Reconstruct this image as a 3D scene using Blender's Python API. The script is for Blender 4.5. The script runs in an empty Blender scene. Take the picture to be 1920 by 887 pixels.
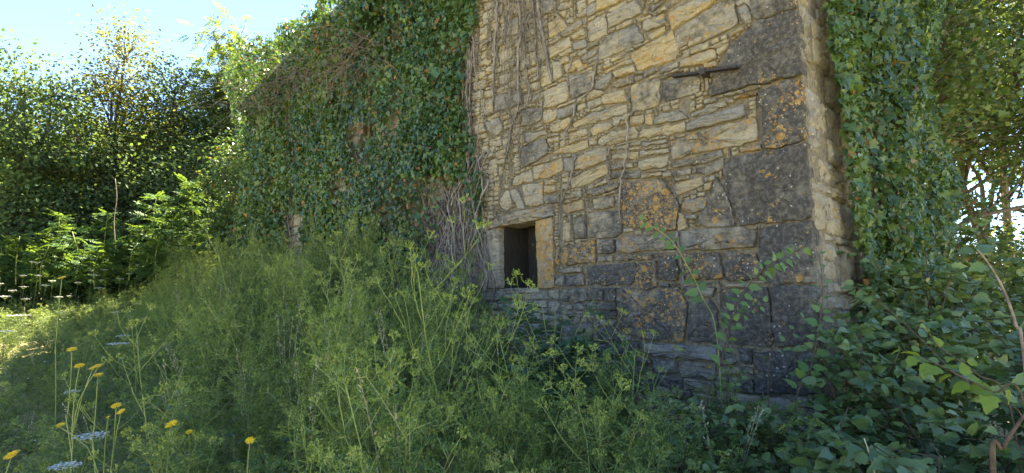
import bpy, math, random
import numpy as np
from mathutils import Matrix, Vector

SC = bpy.context.scene
COL = SC.collection
R = math.radians
RNG = np.random.default_rng(7)
random.seed(7)

# ---------------------------------------------------------------- camera
EYE = 1.55
FPX, PITCH = 930.0, math.atan(102 / 930.0)          # focal length in photo pixels, upward tilt
cam = bpy.data.cameras.new('camera')
cam.sensor_width = 36.0
cam.lens = 36.0 * FPX / 1920.0
cam.clip_start, cam.clip_end = 0.05, 3000.0
cam_ob = bpy.data.objects.new('camera', cam)
cam_ob.location = (0, 0, EYE)
cam_ob.rotation_euler = (math.pi / 2 + PITCH, 0, 0)
COL.objects.link(cam_ob)
SC.camera = cam_ob

# ---------------------------------------------------------------- light
SUN_EL, SUN_AZ = R(54), R(16)                        # azimuth to the right of straight ahead (+Y)
world = bpy.data.worlds.new('World')
SC.world = world
world.use_nodes = True
wn = world.node_tree.nodes
wn.clear()
w_out = wn.new('ShaderNodeOutputWorld')
w_bg = wn.new('ShaderNodeBackground')
w_sky = wn.new('ShaderNodeTexSky')
w_sky.sky_type = 'NISHITA'
w_sky.sun_disc = False
w_sky.sun_elevation = SUN_EL
w_sky.sun_rotation = SUN_AZ
w_sky.air_density, w_sky.dust_density, w_sky.ozone_density = 0.75, 0.0, 6.0
w_bg.inputs['Strength'].default_value = 0.05
world.node_tree.links.new(w_sky.outputs[0], w_bg.inputs[0])
world.node_tree.links.new(w_bg.outputs[0], w_out.inputs[0])
sl = bpy.data.lights.new('sun', 'SUN')
sl.energy, sl.angle, sl.color = 5.0, R(0.53), (1.0, 0.93, 0.82)
so = bpy.data.objects.new('sun', sl)
sdir = Vector((math.sin(SUN_AZ) * math.cos(SUN_EL), math.cos(SUN_AZ) * math.cos(SUN_EL), math.sin(SUN_EL)))
so.rotation_euler = sdir.to_track_quat('Z', 'Y').to_euler()
so.location = (4, 30, 40)
COL.objects.link(so)

SC.view_settings.view_transform = 'Standard'
SC.view_settings.look = 'None'
SC.view_settings.exposure = 3.68
SC.view_settings.gamma = 1.0
SC.view_settings.use_white_balance = True      # camera white balance set for open shade
SC.view_settings.white_balance_temperature = 7300
SC.render.engine = 'CYCLES'
SC.cycles.use_denoising = True
SC.cycles.use_adaptive_sampling = False
SC.cycles.sample_clamp_indirect = 4.0
SC.cycles.max_bounces = 6
SC.cycles.transmission_bounces = 6
SC.cycles.diffuse_bounces = 4
SC.cycles.glossy_bounces = 2

# ---------------------------------------------------------------- geometry of the place
def ray(px, py):
    x, y = (px - 960) / FPX, (443.5 - py) / FPX
    return np.array([x, math.cos(PITCH) - y * math.sin(PITCH), math.sin(PITCH) + y * math.cos(PITCH)])
def at(px, py, depth):
    r = ray(px, py)
    p = r * (depth / r[1])
    return np.array([p[0], p[1], p[2] + EYE])
def project(P):
    P = np.atleast_2d(P)
    q = P - np.array([0, 0, EYE])
    f = q[:, 1] * math.cos(PITCH) + q[:, 2] * math.sin(PITCH)
    u = -q[:, 1] * math.sin(PITCH) + q[:, 2] * math.cos(PITCH)
    f = np.where(f < 0.01, 0.01, f)
    return 960 + FPX * q[:, 0] / f, 443.5 - FPX * u / f
PHI = R(42.59)
DIR = np.array([-math.sin(PHI), math.cos(PHI)])      # along the long wall, away from the corner
NRM = np.array([-DIR[1], DIR[0]])                    # out of the long wall, towards the camera
P0 = np.array([2.1325, 3.5])                         # the corner of the house
def wall_uv(px, py, w=0.0):
    r = ray(px, py)
    s = ((P0 + w * NRM) @ NRM) / (r[:2] @ NRM)
    p = r * s
    return (p[:2] - P0) @ DIR, EYE + p[2]
def local_to_world(u, w, v):
    u, w, v = np.asarray(u, float), np.asarray(w, float), np.asarray(v, float)
    return np.stack([P0[0] + u * DIR[0] + w * NRM[0], P0[1] + u * DIR[1] + w * NRM[1], v], -1)
def perp(x, y):
    return (x - P0[0]) * NRM[0] + (y - P0[1]) * NRM[1]
def along(x, y):
    return (x - P0[0]) * DIR[0] + (y - P0[1]) * DIR[1]
def ground_z(x, y):
    x, y = np.asarray(x, float), np.asarray(y, float)
    a = np.clip((2.0 - x) / 4.0, 0, 1)
    b = np.minimum(np.maximum(0, y - 2), 40)
    bumps = 0.05 * np.sin(x * 1.3 + 0.5) * np.cos(y * 1.1) + 0.03 * np.sin(x * 2.9 + y * 2.3)
    return 0.055 * b * a - 0.05 * np.maximum(0, x - 8) * np.clip((x - 8) / 10, 0, 1) * np.clip((40 - x) / 32, 0.2, 1) * 0.5 + bumps

# ---------------------------------------------------------------- value noise for placing things
_PERM = RNG.random((64, 64, 64))
def vnoise(P, scale=1.0, seed=0):
    p = np.atleast_2d(P) * scale + seed * 7.31
    i = np.floor(p).astype(int)
    f = p - i
    f = f * f * (3 - 2 * f)
    o = 0
    for dx in (0, 1):
        for dy in (0, 1):
            for dz in (0, 1):
                w = (f[:, 0] if dx else 1 - f[:, 0]) * (f[:, 1] if dy else 1 - f[:, 1]) * (f[:, 2] if dz else 1 - f[:, 2])
                o = o + w * _PERM[(i[:, 0] + dx) % 64, (i[:, 1] + dy) % 64, (i[:, 2] + dz) % 64]
    return o

# ---------------------------------------------------------------- mesh builder
class MB:
    def __init__(self):
        self.v, self.f, self.n = [], [], 0
    def add(self, verts, faces):
        """faces: list of (m,k) integer arrays or a single one"""
        verts = np.asarray(verts, float).reshape(-1, 3)
        if isinstance(faces, np.ndarray):
            faces = [faces]
        for f in faces:
            f = np.asarray(f, int)
            if len(f):
                self.f.append(f + self.n)
        self.v.append(verts)
        self.n += len(verts)
    def tube(self, pts, r0, r1=None, sides=4, wob=0.0):
        pts = np.asarray(pts, float)
        n = len(pts)
        r1 = r0 if r1 is None else r1
        t = np.gradient(pts, axis=0)
        t /= np.linalg.norm(t, axis=1)[:, None] + 1e-9
        ref = np.array([0.31, 0.17, 0.93]) if abs(t[0, 2]) < 0.85 else np.array([0.9, 0.4, 0.1])
        a = np.cross(t, ref); a /= np.linalg.norm(a, axis=1)[:, None] + 1e-9
        b = np.cross(t, a)
        rad = np.linspace(r0, r1, n)
        if wob:
            rad = rad * (1 + wob * (RNG.random(n) - 0.5))
        ang = np.arange(sides) * 2 * math.pi / sides
        ring = pts[:, None, :] + rad[:, None, None] * (np.cos(ang)[None, :, None] * a[:, None, :] + np.sin(ang)[None, :, None] * b[:, None, :])
        i = np.arange(n - 1)[:, None] * sides
        j = np.arange(sides)[None, :]
        k = (j + 1) % sides
        q = np.stack([i + j, i + k, i + sides + k, i + sides + j], -1).reshape(-1, 4)
        caps = [np.arange(sides)[::-1][None, :], (np.arange(sides) + (n - 1) * sides)[None, :]]
        self.add(ring.reshape(-1, 3), [q] + caps)
    def ribbon(self, A, B, w):
        """many thin flat strips from A to B"""
        A, B = np.asarray(A, float), np.asarray(B, float)
        d = B - A
        s = np.cross(d, RNG.normal(size=d.shape)); s /= np.linalg.norm(s, axis=1)[:, None] + 1e-9
        s = s * (np.asarray(w).reshape(-1, 1) * 0.5)
        v = np.stack([A - s, A + s, B + s * 0.7, B - s * 0.7], 1)
        self.add(v.reshape(-1, 3), np.arange(len(A) * 4).reshape(-1, 4))
    def box(self, lo, hi):
        x0, y0, z0 = lo; x1, y1, z1 = hi
        v = [(x0, y0, z0), (x1, y0, z0), (x1, y1, z0), (x0, y1, z0), (x0, y0, z1), (x1, y0, z1), (x1, y1, z1), (x0, y1, z1)]
        f = np.array([(0, 3, 2, 1), (4, 5, 6, 7), (0, 1, 5, 4), (1, 2, 6, 5), (2, 3, 7, 6), (3, 0, 4, 7)])
        self.add(v, f)
    def copies(self, tmpl, pos, frm, size):
        tv, tf = tmpl
        pos, size = np.asarray(pos), np.asarray(size)
        n, k = len(pos), len(tv)
        if n == 0:
            return
        v = np.einsum('nij,kj->nki', frm, tv) * size[:, None, None] + pos[:, None, :]
        off = (np.arange(n) * k)[:, None, None]
        self.add(v.reshape(-1, 3), [(f[None] + off).reshape(-1, f.shape[1]) for f in tf])
    def mesh(self, name, mat, smooth=True):
        me = bpy.data.meshes.new(name)
        if self.n:
            V = np.concatenate(self.v)
            tot = np.concatenate([np.full(len(f), f.shape[1]) for f in self.f])
            idx = np.concatenate([f.ravel() for f in self.f])
            me.vertices.add(len(V)); me.vertices.foreach_set('co', V.astype(np.float32).ravel())
            me.loops.add(len(idx)); me.loops.foreach_set('vertex_index', idx.astype(np.int32))
            me.polygons.add(len(tot))
            st = np.concatenate([[0], np.cumsum(tot)[:-1]])
            me.polygons.foreach_set('loop_start', st.astype(np.int32))
            me.polygons.foreach_set('loop_total', tot.astype(np.int32))
            me.polygons.foreach_set('use_smooth', np.full(len(tot), bool(smooth)))
            me.update(calc_edges=True)
            if smooth == 'angle':
                me.set_sharp_from_angle(angle=R(32))
        if mat:
            me.materials.append(mat)
        return me
    def build(self, name, mat, parent=None, smooth=True, kind=None):
        return link(name, self.mesh(name, mat, smooth), parent, kind)

def link(name, data, parent=None, kind=None):
    o = bpy.data.objects.new(name, data)
    COL.objects.link(o)
    if parent is not None:
        o.parent = parent
    if kind:
        o['kind'] = kind
    return o
def thing(name, label, cat, loc=(0, 0, 0), rotz=0.0, group=None):
    o = bpy.data.objects.new(name, None)
    o.empty_display_size = 0.1
    o.location = loc
    o.rotation_euler = (0, 0, rotz)
    o['label'] = label
    o['category'] = cat
    if group:
        o['group'] = group
    COL.objects.link(o)
    return o

def frames(tip, nrm):
    """columns: across, along the leaf, leaf normal"""
    t = tip / (np.linalg.norm(tip, axis=1)[:, None] + 1e-9)
    n = nrm - (nrm * t).sum(1)[:, None] * t
    n /= np.linalg.norm(n, axis=1)[:, None] + 1e-9
    x = np.cross(t, n)
    return np.stack([x, t, n], -1)
def rand_dirs(n):
    d = RNG.normal(size=(n, 3))
    return d / np.linalg.norm(d, axis=1)[:, None]

# ---------------------------------------------------------------- leaf shapes (x across, y from the stalk to the tip, z up)
def T(verts, *faces):
    return np.array(verts, float), [np.array(f, int) for f in faces]
LEAF = T([(0, 0, 0), (.33, .22, .10), (.30, .62, .07), (0, 1, -.06), (-.33, .22, .10), (-.30, .62, .07)],
         [(0, 1, 2, 3), (0, 3, 5, 4)])
SLIM = T([(0, 0, 0), (.17, .35, .05), (0, 1, -.08), (-.17, .35, .05)], [(0, 1, 2, 3)])
def ivy_tmpl(seed):
    r = random.Random(seed)
    o = [(0, .02), (.26, -.14), (.52, .06), (.36, .26), (.50, .52), (.20, .60), (0, 1.0), (-.20, .60), (-.50, .52), (-.36, .26), (-.52, .06), (-.26, -.14)]
    v = [(0, .30, .0)]
    for x, y in o:
        x += r.uniform(-.05, .05); y += r.uniform(-.05, .05)
        v.append((x, y, .12 * abs(x) - .10 * max(0, y - .5) + r.uniform(-.05, .05)))
    return T(v, [(0, i, i % 12 + 1) for i in range(1, 13)])
IVY = [ivy_tmpl(i) for i in range(4)]
IVY_S = T([(0, 0, 0), (.50, .08, .06), (.30, .55, .03), (0, 1, -.10), (-.30, .55, .03), (-.50, .08, .06)], [(0, 1, 2, 3), (0, 3, 4, 5)])
_iv = [(0, 0, 0), (.5, .05, .06), (.30, .28, .03), (.43, .54, .03), (.18, .58, .0), (0, 1, -.08), (-.18, .58, .0), (-.43, .54, .03), (-.30, .28, .03), (-.5, .05, .06)]
IVY_M = T(_iv, [(0, 1, 2, 3, 4, 5), (0, 5, 6, 7, 8, 9)])
def broad_tmpl(seed, wide=.40, teeth=6):
    """ovate toothed leaf with a folded midrib, sagging tip"""
    r = random.Random(seed)
    v = [(0, 0, 0)]
    ys = [i / teeth for i in range(1, teeth)]
    mid = [(0, y, -.16 * y * y + r.uniform(-.012, .012)) for y in ys] + [(0, 1.10, -.24)]
    v += mid
    nm = len(mid)
    side = {}
    for s in (1, -1):
        pts = []
        for i in range(teeth):
            y = (i + .35) / teeth
            w = wide * (math.sin(math.pi * min(1, y * .86 + .14)) ** .8) * (1.12 - .45 * y)
            pts.append((s * w * (1.13 if i % 2 else .86) * r.uniform(.9, 1.1), y + .05, .20 * w - .16 * y * y + r.uniform(-.03, .03)))
        side[s] = list(range(len(v), len(v) + teeth))
        v += pts
    f3, f4 = [], []
    for s in (1, -1):
        e = side[s]
        for i in range(teeth):
            a = 0 if i == 0 else i
            b = i + 1
            if i == 0:
                q = (a, e[0], b)
            else:
                q = (a, e[i - 1], e[i], b)
            q = q if s == 1 else q[::-1]
            (f3 if len(q) == 3 else f4).append(q)
    return T(v, f3, f4)
BROAD = [broad_tmpl(i) for i in range(4)]
def pinnate_tmpl(pairs, lw, ll, seed):
    r = random.Random(seed)
    v, f = [], []
    def leaflet(bx, by, bz, ang):
        dx, dy = math.sin(ang), math.cos(ang)
        nx, ny = dy, -dx
        k = len(v)
        z = r.uniform(-.05, .02)
        v.extend([(bx, by, bz), (bx + dx * ll * .45 + nx * lw, by + dy * ll * .45 + ny * lw, bz + .02),
                  (bx + dx * ll, by + dy * ll, bz + z), (bx + dx * ll * .45 - nx * lw, by + dy * ll * .45 - ny * lw, bz + .02)])
        f.append((k, k + 1, k + 2, k + 3))
    for i in range(pairs):
        y = .18 + .74 * i / pairs
        z = -.25 * y * y
        for s in (1, -1):
            leaflet(0, y, z, s * r.uniform(1.0, 1.35))
    leaflet(0, .92, -.22, 0)
    k = len(v)
    v.extend([(-.008, 0, 0), (.008, 0, 0), (.006, .5, -.06), (-.006, .5, -.06), (.004, .95, -.23), (-.004, .95, -.23)])
    f.extend([(k, k + 1, k + 2, k + 3), (k + 3, k + 2, k + 4, k + 5)])
    return T(v, f)
PINN = [pinnate_tmpl(6, .065, .26, i) for i in range(3)]

# ---------------------------------------------------------------- materials
def new_mat(name):
    m = bpy.data.materials.new(name)
    m.use_nodes = True
    nt = m.node_tree
    nt.nodes.clear()
    return m, nt
class NT:
    def __init__(self, nt):
        self.nt = nt
    def n(self, t, **kw):
        o = self.nt.nodes.new(t)
        for k, v in kw.items():
            setattr(o, k, v)
        return o
    def put(self, sock, v):
        if hasattr(v, 'is_output') or isinstance(v, bpy.types.NodeSocket):
            self.nt.links.new(v, sock)
        elif isinstance(v, (tuple, list)):
            sock.default_value = (*v, 1.0) if len(v) == 3 and sock.type == 'RGBA' else v
        else:
            sock.default_value = v
    def math(self, op, a, b=0.0, c=None, clamp=False):
        o = self.n('ShaderNodeMath', operation=op, use_clamp=clamp)
        self.put(o.inputs[0], a); self.put(o.inputs[1], b)
        if c is not None:
            self.put(o.inputs[2], c)
        return o.outputs[0]
    def mix(self, fac, a, b, mode='MIX'):
        o = self.n('ShaderNodeMix', data_type='RGBA', blend_type=mode)
        self.put(o.inputs[0], fac); self.put(o.inputs[6], a); self.put(o.inputs[7], b)
        return o.outputs[2]
    def ramp(self, v, lo, hi, smooth=True):
        o = self.n('ShaderNodeMapRange', interpolation_type='SMOOTHSTEP' if smooth else 'LINEAR')
        self.put(o.inputs[0], v); self.put(o.inputs[1], lo); self.put(o.inputs[2], hi)
        return o.outputs[0]
    def noise(self, vec, scale, detail=3.0, rough=0.55, dist=0.0):
        o = self.n('ShaderNodeTexNoise')
        self.put(o.inputs['Vector'], vec)
        o.inputs['Scale'].default_value = scale; o.inputs['Detail'].default_value = detail
        o.inputs['Roughness'].default_value = rough; o.inputs['Distortion'].default_value = dist
        return o.outputs[0]
    def vor(self, vec, scale, rand=1.0):
        o = self.n('ShaderNodeTexVoronoi')
        self.put(o.inputs['Vector'], vec)
        o.inputs['Scale'].default_value = scale; o.inputs['Randomness'].default_value = rand
        return o.outputs['Distance'], o.outputs['Color']
    def vmul(self, vec, s):
        o = self.n('ShaderNodeVectorMath', operation='MULTIPLY')
        self.put(o.inputs[0], vec); o.inputs[1].default_value = s
        return o.outputs[0]
    def vadd(self, a, b):
        o = self.n('ShaderNodeVectorMath', operation='ADD')
        self.put(o.inputs[0], a); self.put(o.inputs[1], b)
        return o.outputs[0]
    def sep(self, c):
        o = self.n('ShaderNodeSeparateColor')
        self.put(o.inputs[0], c)
        return o.outputs
    def rnd(self):
        g = self.n('ShaderNodeNewGeometry'); i = self.n('ShaderNodeObjectInfo')
        return self.math('FRACT', self.math('ADD', g.outputs['Random Per Island'], i.outputs['Random']))
    def bump(self, h, dist, strength=1.0):
        o = self.n('ShaderNodeBump')
        o.inputs['Strength'].default_value = strength; o.inputs['Distance'].default_value = dist
        self.put(o.inputs['Height'], h)
        return o.outputs[0]

def leaf_material(name, dark, mid, light, trans=0.35, rough=0.45, spec=0.35, patch=1.0, dead=0.0):
    m, nt = new_mat(name)
    k = NT(nt)
    g = k.n('ShaderNodeNewGeometry')
    r = k.rnd()
    p = k.noise(g.outputs['Position'], patch, 2.0)
    ob = k.n('ShaderNodeObjectInfo')
    t = k.math('ADD', k.math('MULTIPLY', r, .75), k.math('MULTIPLY', k.math('SUBTRACT', p, .5), 1.3))
    t = k.math('ADD', t, k.math('MULTIPLY', k.math('SUBTRACT', ob.outputs['Random'], .5), .45))
    c = k.mix(k.ramp(t, 0.0, .45), dark, mid)
    c = k.mix(k.ramp(t, .45, .95), c, light)
    if dead:
        r2 = k.math('FRACT', k.math('MULTIPLY', r, 37.7))
        c = k.mix(k.math('GREATER_THAN', r2, 1 - dead), c, (.26, .12, .04))
    f = k.noise(g.outputs['Position'], 60, 2.0)
    c = k.mix(k.math('MULTIPLY', f, .35), c, (.02, .035, .01))
    # the underside of a leaf is paler
    c = k.mix(k.math('MULTIPLY', g.outputs['Backfacing'], .35), c, k.mix(.5, c, (.16, .20, .12)))
    pb = k.n('ShaderNodeBsdfPrincipled')
    k.put(pb.inputs['Base Color'], c)
    pb.inputs['Roughness'].default_value = rough
    pb.inputs['Specular IOR Level'].default_value = spec
    tr = k.n('ShaderNodeBsdfTranslucent')
    k.put(tr.inputs['Color'], k.mix(1.0, c, (1.9, 1.7, .55), 'MULTIPLY'))
    mx = k.n('ShaderNodeMixShader')
    mx.inputs[0].default_value = trans
    nt.links.new(pb.outputs[0], mx.inputs[1]); nt.links.new(tr.outputs[0], mx.inputs[2])
    out = k.n('ShaderNodeOutputMaterial')
    nt.links.new(mx.outputs[0], out.inputs[0])
    return m
def plain_material(name, a, b, scale=20, rough=.85, bump=.0, stretch=(1, 1, 1), trans=0.0, metal=0.0):
    m, nt = new_mat(name)
    k = NT(nt)
    g = k.n('ShaderNodeNewGeometry')
    v = k.vmul(g.outputs['Position'], stretch)
    n = k.noise(v, scale, 5.0, .65)
    r = k.rnd()
    t = k.math('ADD', k.ramp(n, .3, .7), k.math('MULTIPLY', k.math('SUBTRACT', r, .5), .5))
    c = k.mix(k.ramp(t, 0, 1, False), a, b)
    pb = k.n('ShaderNodeBsdfPrincipled')
    k.put(pb.inputs['Base Color'], c)
    pb.inputs['Roughness'].default_value = rough
    pb.inputs['Metallic'].default_value = metal
    pb.inputs['Specular IOR Level'].default_value = .25
    if bump:
        k.put(pb.inputs['Normal'], k.bump(n, bump))
    out = k.n('ShaderNodeOutputMaterial')
    if trans:
        tr = k.n('ShaderNodeBsdfTranslucent'); k.put(tr.inputs['Color'], c)
        mx = k.n('ShaderNodeMixShader'); mx.inputs[0].default_value = trans
        nt.links.new(pb.outputs[0], mx.inputs[1]); nt.links.new(tr.outputs[0], mx.inputs[2]); nt.links.new(mx.outputs[0], out.inputs[0])
    else:
        nt.links.new(pb.outputs[0], out.inputs[0])
    return m

def stone_material(name, vertical=False):
    """sandstone: object colour R = ochre, G = black crust, B = orange lichen"""
    m, nt = new_mat(name)
    k = NT(nt)
    g = k.n('ShaderNodeNewGeometry'); oi = k.n('ShaderNodeObjectInfo')
    r = k.rnd()
    cr, cg, cb = k.sep(oi.outputs['Color'])[:3]
    pos = g.outputs['Position']
    off = k.n('ShaderNodeCombineXYZ')
    k.put(off.inputs[0], k.math('MULTIPLY', r, 31.0)); k.put(off.inputs[1], k.math('MULTIPLY', r, 17.0)); k.put(off.inputs[2], k.math('MULTIPLY', r, 23.0))
    vec = k.vadd(pos, off.outputs[0])
    big = k.noise(vec, 2.6, 3.0)
    med = k.noise(vec, 11.0, 6.0, .65)
    fine = k.noise(vec, 75.0, 5.0, .7)
    lay = k.noise(k.vmul(vec, (1.6, 1.6, 1.2) if vertical else (1.2, 1.2, 9.0)), 7.0 if vertical else 4.0, 5.0, .6, .6)
    tone = k.math('ADD', k.math('ADD', cr, k.math('MULTIPLY', k.math('SUBTRACT', r, .5), .35)), k.math('MULTIPLY', k.math('SUBTRACT', big, .5), 1.1))
    c = k.mix(k.ramp(tone, .1, .5), (.255, .247, .225), (.375, .335, .248))
    c = k.mix(k.ramp(tone, .55, 1.0), c, (.415, .335, .195))
    c = k.mix(k.ramp(lay, .45, .72), c, k.mix(1.0, c, (.62, .58, .55), 'MULTIPLY'))
    c = k.mix(k.ramp(fine, .50, .80), c, k.mix(1.0, c, (1.35, 1.33, 1.25), 'MULTIPLY'))
    c = k.mix(k.ramp(k.noise(vec, 23.0, 4.0, .7), .56, .70), c, k.mix(1.0, c, (.55, .52, .50), 'MULTIPLY'))
    # pale grey lichen film
    film = k.ramp(k.noise(k.vadd(vec, (3.3, 1.2, 5.1)), 6.5, 6.0, .7), .52, .66)
    c = k.mix(k.math('MULTIPLY', film, .55), c, (.285, .275, .236))
    # black crust
    s = k.math('ADD', k.math('ADD', k.math('MULTIPLY', med, .80), k.math('MULTIPLY', k.noise(pos, 2.2, 4.0, .6), .75)), k.math('SUBTRACT', cg, .27))
    crust = k.ramp(s, .78, 1.10)
    ccol = k.mix(k.ramp(k.noise(vec, 30.0, 6.0, .75), .42, .68), (.058, .055, .052), (.18, .168, .148))
    c = k.mix(k.math('MULTIPLY', crust, .95), c, ccol)
    # streaks washed down the face
    st = k.noise(k.vmul(vec, (9.0, 9.0, .9)), 2.2, 4.0, .6)
    c = k.mix(k.math('MULTIPLY', k.ramp(st, .56, .70), k.math('MULTIPLY', crust, .45)), c, (.22, .20, .165))
    # white lichen specks
    wob = k.n('ShaderNodeTexNoise'); wob.inputs['Scale'].default_value = 40; k.put(wob.inputs['Vector'], vec)
    wv = k.vadd(vec, k.vmul(wob.outputs[1], (.02, .02, .02)))
    d, vc = k.vor(wv, 38.0)
    rr = k.sep(vc)[0]
    sp = k.math('MULTIPLY', k.math('LESS_THAN', d, k.math('MULTIPLY', rr, .30)), k.math('GREATER_THAN', k.math('ADD', rr, k.math('MULTIPLY', k.noise(pos, 5.0, 2.0), 1.0)), 1.46))
    c = k.mix(k.math('MULTIPLY', sp, .85), c, (.50, .49, .43))
    # orange lichen rosettes in clusters
    clus = k.math('ADD', k.math('SUBTRACT', k.math('MULTIPLY', k.noise(pos, 5.3, 4.0, .65), 1.9), .5), k.math('MULTIPLY', cb, .85))
    orange = None
    for sc, th in ((15.0, .56), (31.0, .60), (64.0, .62)):
        d2, vc2 = k.vor(wv, sc)
        r2 = k.sep(vc2)[1]
        on = k.math('GREATER_THAN', k.math('ADD', clus, k.math('MULTIPLY', r2, .45)), 1.16)
        hole = k.ramp(d2, k.math('MULTIPLY', r2, th), k.math('MULTIPLY', r2, th * .75))
        o_ = k.math('MULTIPLY', on, hole)
        orange = o_ if orange is None else k.math('MAXIMUM', orange, o_)
    sheet = k.ramp(k.math('ADD', k.noise(vec, 10.0, 5.0, .6), k.math('MULTIPLY', cb, .5)), .97, 1.06)
    orange = k.math('MAXIMUM', orange, sheet)
    oc = k.mix(k.ramp(k.noise(vec, 28.0, 4.0), .35, .65), (.44, .22, .04), (.50, .37, .17))
    oc = k.mix(k.math('MULTIPLY', k.ramp(fine, .4, .65), .5), oc, (.30, .15, .04))
    c = k.mix(k.math('MULTIPLY', orange, .85), c, oc)
    pb = k.n('ShaderNodeBsdfPrincipled')
    k.put(pb.inputs['Base Color'], c)
    pb.inputs['Roughness'].default_value = .92
    pb.inputs['Specular IOR Level'].default_value = .18
    h = k.math('ADD', k.math('ADD', k.math('MULTIPLY', med, .5), k.math('MULTIPLY', lay, .9)), k.math('MULTIPLY', fine, .42))
    h = k.math('ADD', h, k.math('MULTIPLY', k.noise(vec, 28.0, 6.0, .75), .5))
    h = k.math('ADD', h, k.math('MULTIPLY', orange, .08))
    k.put(pb.inputs['Normal'], k.bump(h, .038))
    out = k.n('ShaderNodeOutputMaterial')
    nt.links.new(pb.outputs[0], out.inputs[0])
    return m

M = {}
M['stone'] = stone_material('sandstone')
M['stone_side'] = stone_material('split_sandstone', vertical=True)
M['mortar'] = plain_material('mortar', (.10, .088, .065), (.22, .19, .14), 26, .95, .03)
M['wood'] = plain_material('shaded_wood', (.016, .014, .012), (.045, .04, .033), 14, .9, .01, (6, 6, .5))  # wood darkened: the shade of the window interior is in its colour
M['iron'] = plain_material('rusted_iron', (.022, .021, .024), (.05, .042, .04), 40, .7, .004)
M['root'] = plain_material('dead_ivy_wood', (.085, .075, .066), (.26, .235, .215), 34, .9, .006, (1, 1, .3))
M['twig'] = plain_material('dry_twig', (.10, .075, .060), (.24, .195, .16), 30, .9)
M['bark'] = plain_material('bark', (.050, .042, .032), (.13, .11, .085), 14, .95, .02, (2.5, 2.5, .5))
M['red_stem'] = plain_material('shrub_stem', (.055, .038, .026), (.12, .085, .055), 30, .8)
M['green_stem'] = plain_material('green_stem', (.16, .22, .055), (.32, .36, .13), 8, .6, 0, (1, 1, 1), .15)
M['straw'] = plain_material('dry_straw', (.34, .29, .16), (.50, .44, .28), 25, .7)
M['soil'] = plain_material('meadow_ground', (.17, .155, .065), (.34, .29, .14), 9, .95, .02)
M['ivy'] = leaf_material('ivy_leaf', (.026, .066, .024), (.062, .135, .040), (.16, .25, .06), .24, .32, .45, .9, .03)
M['ivy_side'] = leaf_material('ivy_side_leaf', (.024, .056, .020), (.054, .115, .032), (.14, .22, .046), .26, .40, .38, 1.3, .012)
M['tree_dark'] = leaf_material('dark_tree_leaf', (.034, .070, .038), (.056, .112, .052), (.105, .165, .058), .34, .7, .08, .45)
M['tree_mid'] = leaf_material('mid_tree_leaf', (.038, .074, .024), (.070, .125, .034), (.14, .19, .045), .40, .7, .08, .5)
M['tree_gold'] = leaf_material('sunlit_leaf', (.050, .062, .016), (.10, .115, .025), (.19, .175, .035), .42, .7, .08, .6)  # yellow of sun through the leaves put into the base colour
M['robinia'] = leaf_material('feathery_leaf', (.040, .080, .020), (.075, .13, .028), (.125, .19, .040), .45, .7, .08, .5)
M['sapling'] = leaf_material('fresh_feathery_leaf', (.038, .088, .026), (.058, .130, .034), (.09, .17, .042), .32, .65, .12, .8)
M['hazel'] = leaf_material('hazel_leaf', (.068, .128, .044), (.130, .205, .064), (.23, .30, .088), .28, .38, .5, 1.6)
M['lime_leaf'] = leaf_material('young_yellow_leaf', (.13, .21, .030), (.19, .28, .040), (.27, .36, .05), .38, .45, .35, 2)
M['nettle'] = leaf_material('nettle_leaf', (.024, .070, .030), (.044, .11, .040), (.075, .15, .048), .25, .42, .45, 1.5)
M['weed'] = leaf_material('umbel_fruit', (.12, .19, .045), (.22, .30, .068), (.40, .44, .14), .28, .6, .25, 1.3)
M['weed_dark'] = leaf_material('cut_leaf', (.060, .12, .034), (.11, .185, .048), (.20, .27, .07), .30, .55, .3, 1.3)
M['weed_bright'] = leaf_material('fresh_umbel', (.14, .22, .045), (.22, .31, .07), (.32, .40, .10), .32, .55, .3, 2)
M['grass'] = leaf_material('grass_blade', (.06, .115, .032), (.11, .175, .048), (.25, .27, .10), .35, .5, .3, .9)
M['white'] = plain_material('white_petal', (.62, .62, .58), (.80, .80, .76), 60, .7, 0, (1, 1, 1), .25)
M['yellow'] = plain_material('yellow_petal', (.75, .43, .01), (.88, .60, .02), 60, .6, 0, (1, 1, 1), .25)

M['tree_shade'] = leaf_material('shaded_leaf', (.020, .042, .018), (.040, .078, .026), (.085, .125, .034), .28, .7, .08, .6)  # darker leaf copy: silhouette shade of the crowns put into the colour

# ================================================================ GROUND
def build_ground():
    xs = np.concatenate([[-900, -400, -180, -90, -60], np.linspace(-40, 40, 81), [60, 90, 180, 400, 900]])
    ys = np.concatenate([[-600, -200, -60, -20], np.linspace(-10, 50, 61), [60, 80, 120, 200, 400, 900]])
    X, Y = np.meshgrid(xs, ys)
    Z = ground_z(X, Y)
    far = np.clip((np.hypot(X, Y) - 45) / 60, 0, 1)
    Z = Z * (1 - far) + far * 0.3
    mb = MB()
    nx, ny = len(xs), len(ys)
    i, j = np.meshgrid(np.arange(nx - 1), np.arange(ny - 1))
    a = (j * nx + i).ravel()
    mb.add(np.stack([X.ravel(), Y.ravel(), Z.ravel()], 1), np.stack([a, a + 1, a + nx + 1, a + nx], 1))
    mb.build('ground', M['soil'], None, True, 'structure')
build_ground()

# ================================================================ HOUSE
house = thing('stone_house', 'ruined rubble stone farmhouse with small unglazed window and dark corner blocks', 'house',
              (P0[0], P0[1], 0), math.atan2(DIR[1], DIR[0]))
S4 = 220 / 976.0
TILE = {'A': (880, 0), 'B': (1100, 0), 'C': (1320, 0), 'D': (880, 200), 'E': (1100, 200), 'F': (1320, 200), 'G': (880, 400),
        'H': (1100, 400), 'K': (1320, 560), 'P': None}
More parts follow.
